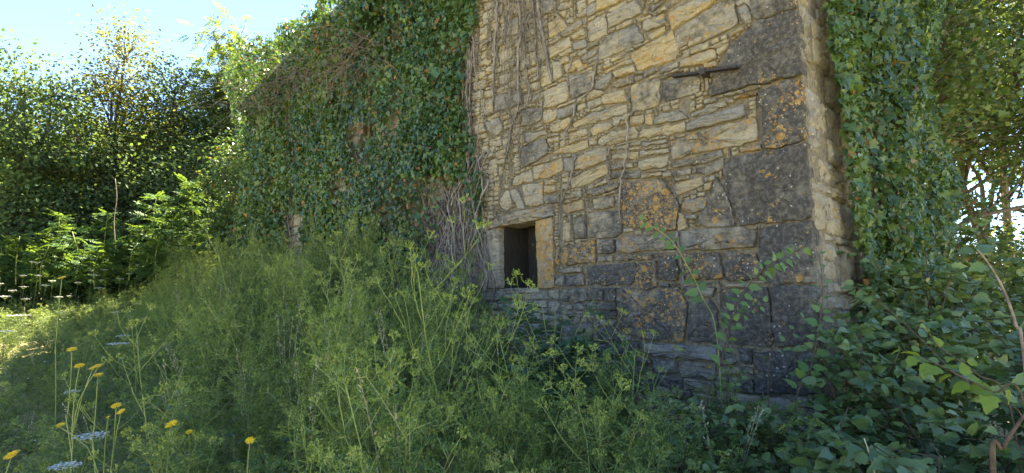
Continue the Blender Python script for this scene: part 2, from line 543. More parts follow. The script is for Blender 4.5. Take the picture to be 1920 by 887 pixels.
# courses read off the wall face: (sheet, outline, ochre, crust, orange lichen)
STONES = [
 # --- corner blocks, top to bottom
 ('P', [(1404,-60),(1488,-64),(1494,13),(1446,29),(1419,34),(1411,36),(1406,14)], .35,.58,.12),
 ('P', [(1410,46),(1420,37),(1446,34),(1467,21),(1494,17),(1501,141),(1464,150),(1426,156),(1394,163),(1332,180),(1328,175),(1333,155),(1360,98),(1371,78),(1394,62)], .3,.58,.14),
 ('P', [(1421,169),(1464,154),(1501,146),(1510,263),(1431,281)], .3,.56,.34),
 ('P', [(1353,312),(1370,293),(1430,285),(1510,267),(1521,408),(1385,424),(1366,370)], .25,.58,.10),
 ('P', [(1303,425),(1315,392),(1345,330),(1363,372),(1379,424)], .35,.52,.22),
 ('P', [(1426,432),(1440,425),(1521,412),(1531,531),(1436,532),(1432,500),(1420,466)], .2,.58,.12),
 ('P', [(1352,541),(1439,537),(1445,600),(1449,650),(1370,646),(1353,590)], .2,.58,.12),
 ('P', [(1443,537),(1532,535),(1541,650),(1453,652),(1449,600)], .15,.62,.05),
 ('P', [(1415,660),(1541,660),(1546,740),(1417,738)], .2,.58,.20),
 # --- sheet B: upper middle
 ('B', [(165,120),(400,0),(450,60),(450,110),(300,175),(180,235)], .45,.22,.05),
 ('B', [(5,190),(150,100),(163,280),(30,352),(5,300)], .48,.22,.05),
 ('B', [(80,-30),(300,-40),(280,0),(200,45),(80,98)], .72,.15,.05),
 ('B', [(0,50),(75,12),(75,95),(0,150)], .2,.25,.05),
 ('B', [(100,370),(180,280),(400,192),(436,262),(478,330),(380,370),(280,420),(92,498),(92,400)], .18,.36,.05),
 ('B', [(462,172),(640,108),(662,190),(500,258),(462,250)], .3,.28,.1),
 ('B', [(500,292),(640,208),(650,250),(530,325)], .75,.12,.05),
 ('B', [(670,102),(900,-10),(1085,-8),(976,72),(700,242)], .85,.14,.08),
 ('B', [(357,455),(450,390),(695,256),(742,330),(760,420),(730,488),(420,588)], .92,.16,.42),
 ('B', [(708,262),(976,84),(1110,15),(1216,-20),(1238,100),(1256,205),(1100,285),(976,340),(850,336),(757,405)], .3,.46,.30),
 ('B', [(1095,-40),(1200,-60),(1216,-26),(1112,8)], .4,.3,.1),
 ('B', [(780,500),(976,432),(1068,402),(1078,490),(976,528),(780,560)], .4,.36,.62),
 ('B', [(615,668),(700,655),(935,628),(942,760),(650,838),(612,800)], .35,.48,.12),
 ('B', [(350,712),(600,642),(608,840),(560,890),(370,925)], .62,.30,.25),
 ('B', [(212,597),(390,532),(408,600),(240,648)], .75,.2,.05),
 ('B', [(55,700),(200,602),(208,660),(150,743),(70,735)], .15,.38,.1),
 ('B', [(207,690),(393,607),(385,690),(250,725),(212,715)], .5,.44,.1),
 ('B', [(120,802),(310,732),(330,838),(120,868)], .65,.22,.05),
 ('B', [(0,802),(60,742),(142,762),(110,800),(0,838)], .7,.15,.05),
 ('B', [(130,592),(310,502),(322,520),(150,608)], .75,.15,.05),
 ('B', [(540,112),(660,52),(668,80),(560,133)], .4,.25,.1),
 ('B', [(482,50),(650,-5),(600,42),(540,88)], .2,.4,.05),
 ('B', [(682,8),(800,-40),(700,48)], .3,.3,.1),
 ('B', [(402,150),(530,117),(530,140),(420,178)], .6,.15,.0),
 ('B', [(312,410),(385,392),(385,418),(320,433)], .2,.3,.0),
 ('B', [(387,385),(455,357),(460,373),(392,408)], .2,.3,.0),
 ('B', [(592,570),(748,512),(750,558),(610,608)], .2,.35,.2),
 ('B', [(472,602),(588,557),(580,588),(480,643)], .15,.32,.1),
 ('B', [(402,600),(463,590),(455,613),(407,623)], .1,.3,.0),
 ('B', [(395,637),(460,627),(455,653),(397,673)], .05,.2,.0),
 ('B', [(0,387),(85,352),(85,368),(0,413)], .1,.35,.0),
 ('B', [(0,432),(75,402),(75,438),(0,483)], .05,.25,.0),
 ('B', [(0,497),(78,462),(78,488),(0,528)], .1,.2,.0),
 ('B', [(0,542),(73,502),(70,523),(0,558)], .1,.25,.0),
 ('B', [(845,352),(940,302),(974,312),(930,353),(845,388)], .4,.3,.2),
 ('B', [(618,638),(778,592),(690,628),(622,658)], .2,.4,.1),
 ('B', [(312,502),(368,482),(378,520),(320,538)], .4,.2,.0),
 ('B', [(192,490),(288,452),(260,488),(202,518)], .6,.15,.0),
 # --- sheet C: small work beside the corner blocks
 ('C', [(165,780),(318,742),(325,768),(172,803)], .35,.35,.1),
 ('C', [(332,740),(458,702),(463,724),(337,763)], .45,.3,.1),
 ('C', [(250,802),(436,768),(428,788),(252,823)], .3,.4,.55),
 ('C', [(0,828),(93,812),(98,838),(0,868)], .3,.35,.1),
 ('C', [(0,875),(178,838),(178,885),(0,915)], .3,.3,.1),
 ('C', [(187,832),(238,817),(238,848),(192,858)], .4,.3,.1),
 ('C', [(32,400),(193,317),(208,340),(100,398)], .65,.12,.05),
 ('C', [(102,412),(203,354),(170,418),(112,458)], .6,.15,.1),
 ('C', [(202,290),(318,222),(328,243),(217,303)], .6,.14,.1),
 ('C', [(272,60),(338,22),(378,80),(390,178),(342,207),(292,132)], .2,.35,.15),
 ('C', [(0,532),(100,512),(100,553),(0,573)], .4,.35,.85),
 ('C', [(2,622),(28,622),(30,738),(2,748)], .4,.25,.1),
 ('C', [(250,18),(330,-20),(380,-20),(380,60),(345,14),(272,50)], .5,.2,.1),
 # --- sheet A: under the hanging ivy wood
 ('A', [(652,402),(840,307),(850,370),(840,393),(668,488)], .66,.12,.05),
 ('A', [(652,192),(740,122),(818,215),(755,263),(652,318)], .55,.22,.05),
 ('A', [(757,267),(822,218),(930,162),(933,200),(850,273),(772,308)], .3,.34,.05),
 ('A', [(722,80),(760,20),(833,2),(833,60),(750,83)], .5,.25,.05),
 ('A', [(880,130),(976,62),(976,120),(905,143)], .2,.3,.05),
 ('A', [(852,300),(950,237),(968,285),(860,328)], .7,.2,.05),
 ('A', [(857,360),(960,322),(974,350),(963,393),(870,423)], .12,.28,.05),
 ('A', [(890,452),(974,402),(974,440),(915,468)], .1,.3,.0),
 ('A', [(930,472),(974,432),(974,488),(936,498)], .1,.25,.0),
 ('A', [(792,547),(918,487),(943,540),(830,608),(797,600)], .8,.30,.10),
 ('A', [(818,645),(1045,585),(1052,600),(1014,738),(850,826)], .12,.44,.05),
 ('A', [(622,757),(803,667),(828,775),(805,838),(700,885),(622,898)], .48,.26,.05),
 ('A', [(592,552),(688,512),(688,688),(592,733)], .62,.16,.1),
 ('A', [(692,500),(768,522),(772,640),(700,678)], .5,.2,.05),
 ('A', [(512,442),(553,432),(558,540),(512,548)], .6,.15,.05),
 ('A', [(237,442),(348,392),(358,470),(252,538)], .55,.2,.0),
 ('A', [(272,552),(368,502),(368,540),(300,588),(267,588)], .5,.2,.0),
 ('A', [(247,622),(348,602),(328,680),(242,708)], .5,.2,.0),
 ('A', [(142,562),(188,542),(193,600),(137,618)], .6,.2,.0),
 ('A', [(62,602),(133,592),(128,635),(67,663)], .6,.2,.0),
 ('A', [(37,692),(148,662),(120,738),(42,753)], .5,.2,.0),
 ('A', [(32,772),(118,747),(113,813),(32,838)], .5,.2,.0),
 ('A', [(127,762),(188,742),(193,798),(127,813)], .5,.2,.0),
 ('A', [(77,522),(135,482),(186,510),(140,538),(67,558)], .5,.2,.0),
 ('A', [(219,800),(424,734),(433,858),(212,936)], .2,.36,.0),
 ('A', [(217,737),(328,702),(310,738),(217,773)], .5,.2,.0),
 ('A', [(322,690),(398,642),(398,710),(312,733)], .5,.2,.0),
 ('A', [(482,702),(578,672),(568,740),(482,758)], .5,.25,.0),
 ('A', [(522,802),(618,752),(618,800),(512,858)], .3,.25,.0),
 ('A', [(97,32),(198,2),(198,60),(122,88)], .3,.3,.0),
 ('A', [(122,112),(193,84),(188,170),(112,218)], .3,.3,.0),
 ('A', [(302,172),(398,132),(398,280),(302,288)], .35,.3,.0),
 ('A', [(312,12),(398,22),(408,90),(370,118),(322,70)], .4,.2,.0),
 ('A', [(472,262),(538,232),(538,280),(477,308)], .4,.2,.0),
 ('A', [(612,12),(718,2),(700,88),(612,128)], .3,.25,.0),
 ('A', [(482,352),(543,322),(543,398),(482,438)], .2,.3,.0),
 ('A', [(652,362),(755,292),(758,310),(682,368)], .4,.25,.0),
 ('A', [(802,172),(858,137),(858,188),(812,193)], .4,.25,.0),
 ('A', [(742,112),(808,84),(790,143)], .6,.15,.0),
 ('A', [(742,452),(848,402),(853,428),(762,473)], .6,.15,.0),
 ('A', [(757,502),(828,467),(833,508),(762,538)], .6,.15,.0),
 ('A', [(892,572),(974,522),(974,553),(902,593)], .4,.2,.0),
 # --- sheet D
 ('D', [(432,40),(470,12),(600,0),(590,108),(482,153),(432,158)], .1,.42,.0),
 ('D', [(607,42),(718,17),(728,60),(692,118),(622,138),(602,100)], .65,.16,.0),
 ('D', [(732,30),(888,-28),(878,50),(742,108)], .15,.40,.0),
 ('D', [(662,172),(838,92),(848,128),(790,188),(692,213)], .72,.12,.0),
 ('D', [(818,222),(960,177),(976,228),(830,278)], .74,.12,.0),
 ('D', [(692,372),(850,312),(976,267),(984,345),(850,378),(702,393)], .92,.10,.05),
 ('D', [(462,217),(620,197),(648,215),(480,298),(457,288)], .3,.25,.05),
 ('D', [(642,267),(738,247),(738,285),(642,298)], .65,.12,.0),
 ('D', [(642,237),(730,217),(738,235),(652,253)], .4,.2,.0),
 ('D', [(432,342),(618,254),(653,330),(648,390),(452,503),(427,430)], .25,.40,.08),
 ('D', [(517,502),(768,433),(773,528),(660,588),(527,603)], .68,.22,.35),
 ('D', [(362,582),(508,519),(518,618),(347,658)], .74,.12,.0),
 ('D', [(437,652),(608,627),(608,808),(490,838),(457,780)], .28,.26,.30),
 ('D', [(332,702),(380,669),(456,820),(446,848),(392,843),(342,740)], .32,.18,.0),
 ('D', [(782,432),(870,424),(872,526),(790,548)], .25,.28,.05),
 ('D', [(622,662),(708,652),(718,700),(627,728)], .6,.2,.55),
 ('D', [(622,747),(738,722),(738,798),(627,808)], .4,.42,.1),
 ('D', [(622,622),(698,602),(738,620),(632,658)], .5,.2,.3),
 ('D', [(837,712),(928,694),(928,753),(837,763)], .45,.2,.1),
 ('D', [(772,822),(938,774),(943,858),(792,883)], .55,.30,.72),
 ('D', [(207,382),(278,347),(273,398),(212,423)], .7,.14,.0),
 ('D', [(232,452),(308,424),(308,468),(237,483)], .5,.2,.0),
 ('D', [(42,152),(118,132),(138,208),(47,233)], .4,.22,.0),
 ('D', [(52,252),(138,217),(128,258),(57,283)], .5,.2,.0),
 ('D', [(142,132),(248,87),(278,188),(232,248),(152,198)], .25,.28,.0),
 ('D', [(257,92),(328,57),(328,88),(267,113)], .7,.1,.0),
 ('D', [(272,272),(318,257),(308,378),(282,388)], .5,.2,.0),
 ('D', [(412,242),(443,232),(433,308),(412,298)], .8,.1,.0),
 ('D', [(102,332),(153,322),(153,378),(107,388)], .5,.2,.0),
 ('D', [(237,502),(268,492),(268,568),(237,573)], .5,.2,.0),
 ('D', [(282,642),(323,642),(323,678),(287,678)], .5,.2,.0),
 ('D', [(242,802),(290,694),(326,700),(356,830),(320,848),(272,858)], .45,.16,.0),
 ('D', [(502,172),(588,134),(598,158),(512,188)], .3,.25,.0),
 ('D', [(872,677),(923,677),(923,693),(872,699)], .6,.12,.0),
 # --- sheet E
 ('P', [(1071,233),(1100,214),(1150,200),(1174,194),(1176,211),(1120,227),(1075,239)], .55,.2,.0),
 ('E', [(12,190),(60,152),(180,127),(218,160),(180,188),(42,243)], .88,.10,.0),
 ('E', [(87,272),(200,207),(390,168),(423,218),(408,258),(120,333),(87,310)], .4,.26,.0),
 ('E', [(432,192),(808,132),(823,203),(700,223),(422,258)], .80,.08,.05),
 ('E', [(552,112),(600,47),(770,22),(846,95),(700,123),(552,148)], .25,.36,.0),
 ('E', [(857,52),(976,7),(1075,-22),(1090,22),(976,68),(862,83)], .25,.32,.1),
 ('P', [(1286,232),(1320,219),(1397,195),(1400,215),(1320,239),(1288,246)], .02,.16,.0),
 ('E', [(482,67),(543,57),(543,148),(490,148)], .9,.1,.0),
 ('E', [(352,82),(468,64),(468,128),(380,163),(352,140)], .75,.14,.3),
 ('E', [(452,300),(663,267),(663,300),(452,328)], .3,.22,.0),
 ('E', [(432,372),(678,347),(678,378),(435,418)], .42,.12,.0),
 ('E', [(420,452),(678,398),(663,498),(430,523),(417,490)], .5,.22,.0),
 ('E', [(462,542),(658,512),(658,530),(465,543)], .4,.2,.0),
 ('E', [(447,572),(628,542),(623,573),(450,593)], .45,.2,.0),
 ('E', [(637,552),(708,537),(703,578),(637,588)], .5,.2,.0),
 ('E', [(202,552),(438,532),(438,588),(205,603)], .2,.36,.0),
 ('E', [(197,492),(378,462),(378,503),(205,528)], .25,.24,.0),
 ('E', [(200,402),(423,372),(423,428),(200,438)], .58,.16,.0),
 ('E', [(237,332),(348,307),(330,348),(242,358)], .3,.2,.0),
 ('E', [(357,307),(433,287),(433,318),(362,323)], .5,.15,.0),
 ('E', [(342,342),(438,327),(435,348),(347,363)], .5,.15,.0),
 ('P', [(1166,345),(1240,334),(1255,355),(1273,385),(1269,430),(1245,435),(1200,428),(1164,420)], .30,.56,.74),
 ('E', [(702,642),(958,573),(958,648),(740,743),(717,700)], .62,.2,.35),
 ('E', [(737,532),(863,512),(863,563),(742,573)], .5,.25,.05),
 ('E', [(792,802),(972,744),(1010,760),(976,858),(850,888),(792,850)], .35,.42,.45),
 ('E', [(872,502),(900,502),(905,543),(877,553)], .2,.3,.0),
 ('E', [(912,512),(980,492),(980,558),(922,558)], .3,.4,.0),
 ('P', [(1077,300),(1100,285),(1137,276),(1138,299),(1100,315),(1078,319)], .4,.3,.42),
 ('P', [(1067,337),(1100,318),(1137,307),(1138,326),(1100,344),(1071,353)], .74,.10,.05),
 ('E', [(42,772),(218,737),(228,838),(62,853)], .35,.42,.15),
 ('E', [(0,692),(228,642),(278,642),(268,668),(130,728),(0,738)], .3,.36,.0),
 ('E', [(132,732),(248,692),(238,718),(152,738)], .4,.2,.0),
 ('E', [(62,662),(163,594),(168,638),(82,663)], .7,.12,.0),
 ('E', [(0,832),(38,870),(0,885)], .5,.2,.0),
 # --- sheet F
 ('P', [(1254,266),(1320,242),(1418,220),(1423,261),(1365,276),(1320,284),(1258,299)], .5,.38,.36),
 ('P', [(1258,306),(1320,288),(1351,280),(1355,292),(1320,307),(1262,315)], .3,.42,.1),
 ('P', [(1385,278),(1425,270),(1426,280),(1388,286)], .4,.35,.9),
 ('F', [(0,592),(83,572),(88,608),(0,623)], .02,.2,.0),
 ('F', [(0,642),(63,632),(40,688),(0,698)], .85,.2,.1),
 ('F', [(0,495),(160,430),(170,500),(60,560),(0,580)], .3,.38,.05),
 ('F', [(155,345),(200,335),(205,385),(165,400)], .4,.3,.3),
 # --- sheets G, H: round and right of the window
 ('P', [(1055,464),(1115,448),(1115,490),(1056,498),(1049,481)], .30,.48,.82),
 ('G', [(722,482),(780,462),(923,447),(928,488),(790,503)], .4,.34,.1),
 ('G', [(802,522),(948,502),(953,598),(802,608)], .3,.46,.3),
 ('G', [(717,522),(783,517),(783,603),(717,598)], .35,.3,.3),
 ('G', [(777,92),(843,72),(838,228),(782,233)], .68,.18,.1),
 ('P', [(1074,411),(1096,402),(1097,446),(1077,448)], .3,.46,.1),
 ('P', [(1100,399),(1162,394),(1165,435),(1150,446),(1100,444)], .32,.42,.1),
 ('G', [(702,282),(743,277),(743,428),(717,438)], .4,.4,.85),
 ('G', [(652,642),(733,637),(733,718),(660,698)], .4,.3,.2),
 ('G', [(432,652),(638,642),(638,718),(442,718)], .35,.3,.1),
 ('G', [(642,742),(738,737),(738,828),(652,828)], .3,.35,.1),
 ('G', [(852,752),(974,747),(974,808),(862,803)], .3,.32,.1),
 ('G', [(82,657),(188,652),(193,728),(87,733)], .3,.32,.1),
 ('G', [(202,652),(418,642),(418,698),(310,718),(202,713)], .3,.3,.1),
 ('G', [(92,747),(228,747),(228,798),(102,798)], .3,.34,.1),
 ('G', [(742,642),(974,617),(974,723),(850,743),(742,718)], .35,.38,.1),
 ('G', [(77,462),(148,442),(153,598),(82,608)], .75,.2,.55),
 ('G', [(12,352),(73,347),(73,428),(17,438)], .4,.2,.0),
 ('H', [(87,217),(223,217),(233,323),(92,343)], .35,.48,.35),
 ('H', [(242,207),(400,187),(720,174),(744,296),(380,323),(242,323)], .35,.36,.35),
 ('H', [(217,342),(543,327),(553,383),(217,393)], .35,.42,.35),
 ('H', [(87,357),(203,347),(203,398),(87,398)], .35,.32,.1),
 ('H', [(2,437),(398,407),(408,460),(380,566),(350,598),(12,598)], .25,.50,.12),
 ('H', [(417,407),(528,402),(578,520),(578,608),(520,633),(430,623),(388,580)], .3,.46,.55),
 ('H', [(592,347),(738,337),(756,566),(620,558),(592,543)], .25,.54,.30),
 ('H', [(552,332),(588,327),(575,368)], .4,.3,.2),
 ('H', [(542,392),(573,392),(573,538),(560,498)], .4,.3,.2),
 ('H', [(2,617),(133,622),(128,723),(2,728)], .35,.36,.1),
 ('H', [(147,622),(243,617),(243,733),(142,733)], .25,.42,.1),
 ('H', [(87,747),(233,742),(238,813),(87,798)], .3,.44,.35),
 ('H', [(32,817),(243,812),(243,883),(62,878)], .25,.40,.1),
 ('H', [(2,742),(73,742),(73,798),(2,808)], .3,.34,.1),
 ('P', [(1157,541),(1180,539),(1217,546),(1245,539),(1271,540),(1285,560),(1288,580),(1279,644),(1240,640),(1200,635),(1162,619)], .40,.42,.44),
 ('H', [(592,587),(683,582),(683,610),(592,610)], .3,.34,.1),
 ('H', [(697,587),(758,582),(753,603),(697,606)], .3,.34,.1),
 ('P', [(1279,538),(1341,539),(1334,556),(1290,558)], .35,.32,.1),
 ('P', [(1291,567),(1330,563),(1344,580),(1345,646),(1285,639)], .3,.46,.15),
 ('P', [(1274,477),(1349,473),(1355,523),(1278,526)], .3,.50,.5),
 ('P', [(1357,471),(1415,473),(1429,500),(1425,523),(1359,527)], .25,.52,.42),
 ('P', [(1272,434),(1330,429),(1390,426),(1419,433),(1415,463),(1320,469),(1274,469)], .38,.36,.22),
 ('P', [(1206,644),(1344,653),(1344,674),(1260,671),(1212,663)], .22,.22,.0),
 ('P', [(1223,673),(1267,677),(1267,699),(1226,699)], .25,.3,.1),
 ('P', [(1272,678),(1340,680),(1340,712),(1274,706)], .25,.38,.1),
 ('P', [(1353,658),(1371,665),(1382,681),(1355,685)], .3,.42,.1),
 ('P', [(1346,694),(1382,688),(1389,699),(1347,703)], .5,.3,.1),
 ('P', [(1380,651),(1409,655),(1409,683),(1388,681)], .3,.48,.1),
 ('H', [(397,142),(448,142),(453,178),(397,178)], .4,.22,.1),
 ('H', [(462,147),(536,175),(470,183)], .5,.2,.1),
 ('H', [(822,22),(908,12),(908,43),(822,48)], .2,.3,.1),
 ('H', [(770,-10),(815,20),(835,110),(770,150),(752,140)], .8,.25,.2),
 # --- down in the weeds
 ('P', [(1118,615),(1155,612),(1158,640),(1120,645)], .2,.42,.0),
 ('P', [(1112,648),(1195,640),(1200,662),(1115,672)], .2,.4,.0),
 ('P', [(1050,610),(1108,604),(1110,640),(1054,650)], .25,.4,.0),
]
def tile_px(t, pts):
    if t == 'P':
        return [(float(x), float(y)) for x, y in pts]
    x0, y0 = TILE[t]
    return [(x0 + x * S4, y0 + y * S4) for x, y in pts]

def inside(px, py, poly):
    c = np.zeros(np.shape(px), bool)
    n = len(poly)
    for i in range(n):
        x0, y0 = poly[i]; x1, y1 = poly[(i + 1) % n]
        if y0 == y1:
            continue
        c ^= ((y0 > py) != (y1 > py)) & (px < (x1 - x0) * (py - y0) / (y1 - y0) + x0)
    return c

def stone_mesh(poly, proud, seed, depth=.09, step=.05, jit=.006, edge=.007, rough=.007, frac=.30):
    """poly in wall metres (u, v); returns builder and centre. Local axes: x along the wall, y out of it, z up."""
    r = np.random.default_rng(seed)
    poly = np.array(poly, float)
    area = 0.5 * np.sum(poly[:, 0] * np.roll(poly[:, 1], -1) - np.roll(poly[:, 0], -1) * poly[:, 1])
    if area < 0:
        poly = poly[::-1]
    size = math.sqrt(abs(area))
    step = max(min(step, size * frac), .012)
    pts = []
    n = len(poly)
    for i in range(n):
        a, b = poly[i], poly[(i + 1) % n]
        m = max(1, int(round(np.linalg.norm(b - a) / step)))
        for k in range(m):
            pts.append(a + (b - a) * k / m)
    B = np.array(pts)
    # knock the corners off and roughen the edge
    B = B * .86 + (np.roll(B, 1, 0) + np.roll(B, -1, 0)) * .07
    B = B + r.normal(size=B.shape) * min(jit, size * .03)
    c = B.mean(0)
    N = len(B)
    rel = B - c
    dist = np.linalg.norm(rel, axis=1)[:, None] + 1e-6
    edge = min(edge, size * .10)
    def ring(inset, frac, y, zj):
        q = rel * np.clip((dist - inset) / dist, .15, 1) * frac
        yy = np.full(N, y) + r.normal(size=N) * zj
        return np.stack([q[:, 0], yy, q[:, 1]], 1)
    tilt = r.normal(size=2) * .02
    rings = [ring(0, 1.0, -depth, 0), ring(0, 1.0, proud - edge * 1.6, 0.002), ring(edge * .45, 1, proud - edge * .45, .002), ring(edge * 1.4, 1, proud, rough * .5)]
    if size > .10:
        rings.append(ring(0, .66, proud + rough, rough))
        if size > .2:
            rings.append(ring(0, .34, proud + rough * 1.5, rough))
    else:
        rings.append(ring(0, .5, proud + rough * .5, rough * .5))
    for k in range(2, len(rings)):
        rings[k][:, 1] += rings[k][:, 0] * tilt[0] + rings[k][:, 2] * tilt[1]
    V = np.concatenate(rings + [np.array([[0, rings[-1][:, 1].mean(), 0]])])
    i = np.arange(N); j = (i + 1) % N
    fs = []
    for k in range(len(rings) - 1):
        a = k * N; b = (k + 1) * N
        fs.append(np.stack([a + j, a + i, b + i, b + j], 1))
    a = (len(rings) - 1) * N
    fs.append(np.stack([a + j, a + i, np.full(N, len(V) - 1)], 1))
    mb = MB()
    mb.add(V, fs)
    return mb, c, abs(area)

# window opening and the old upper openings in the ivy: (u0, u1, v0, v1)
def rect_px(p):
    q = [wall_uv(*x) for x in p]
    return q
WIN = (2.765, 3.37, 1.585, 2.345)
HOLES = [WIN, (6.75, 7.35, 3.95, 4.50), (6.55, 7.15, 1.75, 2.45)]
GU, GV, CELL = 5.2, 5.95, 0.011
nu, nv_ = int(GU / CELL), int(GV / CELL)
occ = np.zeros((nv_, nu), bool)
cu, cv = np.meshgrid((np.arange(nu) + .5) * CELL, (np.arange(nv_) + .5) * CELL)
def occupy(poly, grow=1):
    m = inside(cu, cv, poly)
    for _ in range(grow):
        e = m.copy()
        e[1:] |= m[:-1]; e[:-1] |= m[1:]; e[:, 1:] |= m[:, :-1]; e[:, :-1] |= m[:, 1:]
        m = e
    occ[m] = True

todo = []                                             # (polygon in metres, ochre, crust, lichen, name, depth)
for n_, (t, pts, oc, cr, li) in enumerate(STONES):
    poly = [list(wall_uv(*p)) for p in tile_px(t, pts)]
    mx = sum(p[0] for p in tile_px(t, pts)) / len(pts); my = sum(p[1] for p in tile_px(t, pts)) / len(pts)
    if mx > 1040 and my > 390 and cr < .56:
        cr += .07                                      # damp, blackened lower courses
    for p in poly:
        if p[0] < .035:
            p[0] = 0.0
    todo.append([poly, oc, cr, li])
frame_px = {
 'lintel': [(927,427),(926,410),(950,399),(1036,386),(1038,404),(1006,413)],
 'window_jamb': [(913,432),(936,428.5),(938,539),(916,541)],
 'window_jamb.R': [(1004.5,414.5),(1036,406),(1040,539),(1009,541)],
 'window_sill': [(939,541),(1008,540),(1016,549),(934,553)],
}
frame_uv = {k: [list(wall_uv(*p)) for p in v] for k, v in frame_px.items()}
for q in frame_uv.values():
    occupy(q)
for q in todo:
    occupy(q[0])
occupy([(WIN[0], WIN[2]), (WIN[1], WIN[2]), (WIN[1], WIN[3]), (WIN[0], WIN[3])])
occ[:, -1] = True; occ[-1, :] = True
# rubble fills what is left between the traced stones
fill = []
rr = random.Random(11)
for iv in range(nv_):
    iu = 0
    while iu < nu:
        if occ[iv, iu]:
            iu += 1
            continue
        wmax = int(rr.choice([.12, .17, .22, .28, .36, .5]) / CELL)
        hmax = int(rr.choice([.045, .06, .075, .10, .13, .17]) / CELL)
        if iv * CELL < 1.62:
            wmax = int(rr.choice([.2, .28, .36, .5]) / CELL); hmax = int(rr.choice([.08, .11, .15, .19]) / CELL)
        w = 0
        while w < int(.62 / CELL) and iu + w < nu and not occ[iv, iu + w]:
            w += 1
        if w - wmax > int(.09 / CELL):
            w = wmax
        hmax = max(3, min(hmax, int(w * .62)))
        h = 1
        while h < hmax and iv + h < nv_ and not occ[iv + h, iu:iu + w].any():
            h += 1
        occ[iv:iv + h, iu:iu + w] = True
        if w >= 2 and h >= 2:
            a, b = iu * CELL + .001, (iu + w) * CELL - .002
            c, d = iv * CELL + .001, (iv + h) * CELL - .002
            j = lambda s: rr.uniform(-.25, .25) * min(s, .04)
            hh, ww = d - c, b - a
            poly = [(a + abs(j(ww)), c + j(hh)), (b - abs(j(ww)), c + j(hh)), (b - abs(j(ww)), d + j(hh)), ((a + b) / 2 + j(ww), d + j(hh) * .6), (a + abs(j(ww)), d + j(hh))]
            u, v = (a + b) / 2, (c + d) / 2
            crust = .14 + .32 * max(0, 1 - u / 1.7) + .16 * max(0, min(1, (2.3 - v) / 1.0)) * (u < 2.6) + rr.uniform(0, .12)
            fill.append([poly, rr.choice([.2, .4, .55, .7, .85]), crust, rr.choice([.0, .0, .1, .3])])
        iu += max(1, w)
# split: the largest in view become single stones, the rest one heap
def view_area(q):
    p = np.array(q[0]); a = abs(0.5 * np.sum(p[:, 0] * np.roll(p[:, 1], -1) - np.roll(p[:, 0], -1) * p[:, 1]))
    c = p.mean(0)
    P = local_to_world(c[0], 0, c[1])
    x, y = project(P)
    seen = (870 < x[0] < 1560) and (-20 < y[0] < 740)
    dep = P[1]
    return (a / dep ** 2) * (1 if seen else .01)
fill.sort(key=view_area, reverse=True)
room = max(0, 300 - len(todo))
singles = todo + fill[:room]
rest = fill[room:]
for i, (poly, oc, cr, li) in enumerate(singles):
    corner = any(p[0] == 0.0 for p in poly)
    mb, c, a = stone_mesh(poly, 0.004 if corner else random.uniform(-.014, .016), 100 + i, .12)
    o = mb.build('stone', M['stone'], house, 'angle')
    o.location = (c[0], 0, c[1])
    o.color = (oc, cr, li, 1)
def stone_heap(items, name, mat, color, yoff=0.0, parent=house):
    mb = MB()
    for i, (poly, oc, cr, li) in enumerate(items):
        s, c, a = stone_mesh(poly, random.uniform(-.016, .010) + yoff, 5000 + i, .09, .16, frac=.55)
        V = np.concatenate(s.v) + np.array([c[0], 0, c[1]])
        mb.add(V, [f for f in s.f])
    o = mb.build(name, mat, parent, 'angle', 'stuff')
    o.color = color
    return o
stone_heap(rest, 'small_stone', M['stone'], (.5, .28, .12, 1))
# window dressings
for k, q in frame_uv.items():
    mb, c, a = stone_mesh(q, .012, len(k) * 7, (.07 if k.startswith('window_jamb') else .30) if k != 'window_sill' else .50, .05, .004, .010)
    o = mb.build(k.split('.')[0], M['stone'], house, 'angle')
    o.location = (c[0], 0, c[1])
    o.color = {'lintel': (.40, .36, .30, 1), 'window_jamb': (.36, .33, .15, 1), 'window_jamb.R': (.40, .38, 1.02, 1), 'window_sill': (.25, .36, .2, 1)}[k]
# boards left standing inside the window
for (a, b, y, dz, tw) in ((3.10, 3.30, -.46, .02, .02), (2.97, 3.09, -.62, -.03, -.03), (2.78, 2.84, -.75, .0, .03)):
    mb = MB(); mb.box((a, y - .03, 1.2 + dz), (b, y, 2.75))
    o = mb.build('window_board', M['wood'], house, False)
    o.rotation_euler = (0, tw, 0)
mb = MB(); mb.box((3.362, -.50, 1.56), (3.384, -.085, 2.34)); mb.build('window_board', M['wood'], house, False)  # dark board added to blacken the left reveal by its colour
# the masonry behind the face, as blocks round the openings, bed joints showing between the stones
TH = .55
def wall_blocks(mb, L, z0, z1, holes, ylo, yhi):
    us = sorted({0.0, L, *[h[0] for h in holes], *[h[1] for h in holes]})
    for a, b in zip(us[:-1], us[1:]):
        hs = sorted([h for h in holes if h[0] <= a + 1e-6 and h[1] >= b - 1e-6], key=lambda h: h[2])
        z = z0
        for h in hs:
            mb.box((a, ylo, z), (b, yhi, h[2])); z = h[3]
        mb.box((a, ylo, z), (b, yhi, z1))
LEN = 14.0
mb = MB()
wall_blocks(mb, LEN, -.4, 7.55, [(h[0] - .02, h[1] + .02, h[2] - .03, h[3] + .04) for h in HOLES], -TH, -.034)
core = mb.build('wall', M['mortar'], house, False)
mb = MB(); mb.box((.034, -3.9, -.4), (TH, -TH - .002, 7.3)); mb.build('side_wall', M['mortar'], house, False)
mb = MB(); mb.box((.3, -4.4, -.4), (LEN, -3.902, 6.5)); mb.build('rear_wall', M['mortar'], house, False)
mb = MB(); mb.box((LEN - .5, -3.9, -.4), (LEN, -TH - .002, 6.8)); mb.build('end_wall', M['mortar'], house, False)
